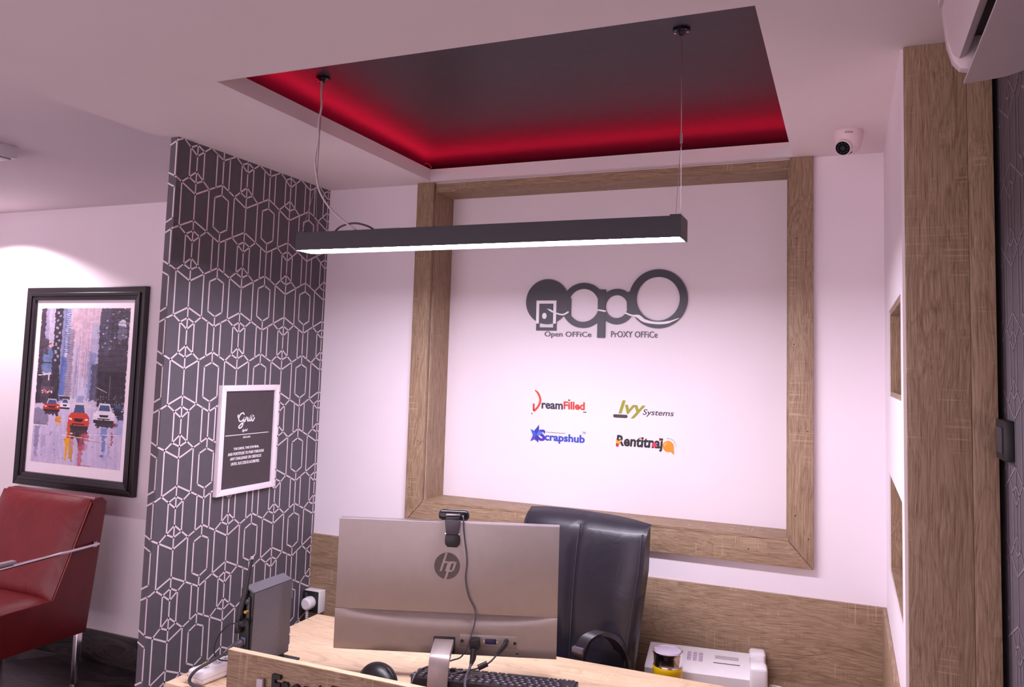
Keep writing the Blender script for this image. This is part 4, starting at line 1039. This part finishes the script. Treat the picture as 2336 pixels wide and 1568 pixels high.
obj('seat_cushion', MB().cap_sheet(seatc, lambda u, v: (ax0+.008+(ax1-ax0-.016)*u, 2.03+.68*v, .432), 20, 20), RLEA, ra, angle=60)
for s, x in ((-1, ax0-.018), (1, ax1+.018)):
    ab = obj('arm_bar', MB().tube([(x, 2.90, .668), (x, 2.40, .650), (x, 2.06, .640), (x, 2.04, .62), (x, 2.04, .26)], .011, 8, flat=.7), CHROME, ra)
    obj('arm_pad', MB().box(x-.016, x+.016, 2.08, 2.475, .662, .678, .005), GREYW, ab)
    obj('bar_fixing', MB().box(min(x, x-s*.018), max(x, x-s*.018), 2.875, 2.895, .655, .680), STEEL, ab)
for x, y in ((-3.485, 2.96), (-4.04, 2.96), (-3.52, 2.10), (-4.01, 2.10)):
    obj('leg', MB().box(x-.014, x+.014, y-.014 if y < 2.5 else y-.10, y+.014 if y < 2.5 else y-.072, 0, .246, .002), CHROME, ra)

# --- low side cabinet behind the desk
cz = .63
sc = thing('side_cabinet', (-.22, 2.55, 0), 0, 'low oak side cabinet against the panelled wall, holding the telephone', 'cabinet')
obj('body', MB().box(-.540, .092, 2.375, YB-.014, .05, cz-.02), oak('x', 31), sc)
obj('cabinet_top', MB().box(-.550, .095, 2.365, YB-.014, cz-.02, cz, .001), oak('x', 32), sc)
for x0, x1 in ((-.535, -.228), (-.224, .086)):
    d = obj('door', MB().box(x0, x1, 2.359, 2.375, .06, cz-.025, .001), oak('z', 33), sc)
    obj('handle', MB().tube([(x1-.03, 2.350, .35), (x1-.03, 2.350, .47)], .004, 8), STEEL, d)
obj('plinth', MB().box(-.555, .085, 2.395, YB-.02, 0, .05), BLACK, sc)
# telephone
te = thing('telephone', (-.405, 2.600, cz), R(7), 'white desk telephone with its handset on the side cabinet', 'telephone')
obj('body', MB().prism([(-.085, 0), (-.085, .056), (-.075, .062), (.085, .078), (.092, .07), (.092, 0)], 'yz', -.19, .125, .003), WPLAS, te, world=False)
sl = math.atan2(.016, .16)
def tilt(mb, x, y):     # lay a part on the sloping top
    mb.bm.transform(Matrix.Translation((x, y, .062+(y+.075)*math.tan(sl))) @ Matrix.Rotation(sl, 4, 'X')); return mb
PHK = plain('phone_key', srgb(206, 186, 206), .45)
for i in range(3):
    for j in range(4):
        obj('phone_key', tilt(MB().box(-.006, .006, -.005, .005, 0, .003, .001), -.06+i*.018, .04-j*.016), PHK, te, world=False)
obj('display', tilt(MB().box(-.036, .036, -.010, .010, 0, .002, .001), .055, .03), GREYW, te, world=False)
obj('paper_tray_slot', tilt(MB().box(-.04, .04, -.0015, .0015, 0, .0012), .055, -.01), DGREY, te, world=False)
hs = obj('handset', MB().box(.125, .172, -.10, .10, .050, .078, .008, 3), WPLAS, te, world=False)
obj('mouthpiece', MB().box(.123, .174, -.112, -.056, .030, .104, .010, 3), WPLAS, hs, world=False)
obj('earpiece', MB().box(.123, .174, .056, .112, .026, .090, .010, 3), WPLAS, hs, world=False)
coil = []
for i in range(70):
    a = i*.9; s = i/69; c = Vector((.185+.03*math.sin(PI*s), -.10+.10*s, .045-.03*s)); coil.append(c+Vector((.006*math.cos(a), 0, .006*math.sin(a))))
obj('coiled_cord', MB().tube(coil, .0016, 5), WPLAS, te, world=False)
# jar
jr = thing('jar', (-.500, 2.44, cz), 0, 'yellow jar with a chrome lid on the side cabinet in front of the telephone', 'jar')
YEL = plain('yellow_glaze', srgb(224, 180, 10), .2, var=.04, coat=.5)
jx, jy, jz = -.500, 2.44, .766
obj('body', MB().lathe([(0, cz), (.040, cz), (.0435, cz+.008), (.0445, jz-.055), (.0445, jz-.046), (.040, jz-.038), (0, jz-.038)], (jx, jy, 0), 40), YEL, jr)
lid = obj('lid', MB().lathe([(0, jz-.042), (.0430, jz-.042), (.0410, jz-.038), (.0425, jz-.012), (.0455, jz-.006), (.0450, jz-.001), (.0425, jz), (.0400, jz-.0012), (0, jz-.0012)], (jx, jy, 0), 48), CHROME, jr)
obj('lid_disc', MB().lathe([(0, jz-.0012), (.0385, jz-.0012), (.0385, jz-.0002), (0, jz-.0002)], (jx, jy, 0), 40), plain('lid_grey', srgb(176, 164, 184), .4), lid)
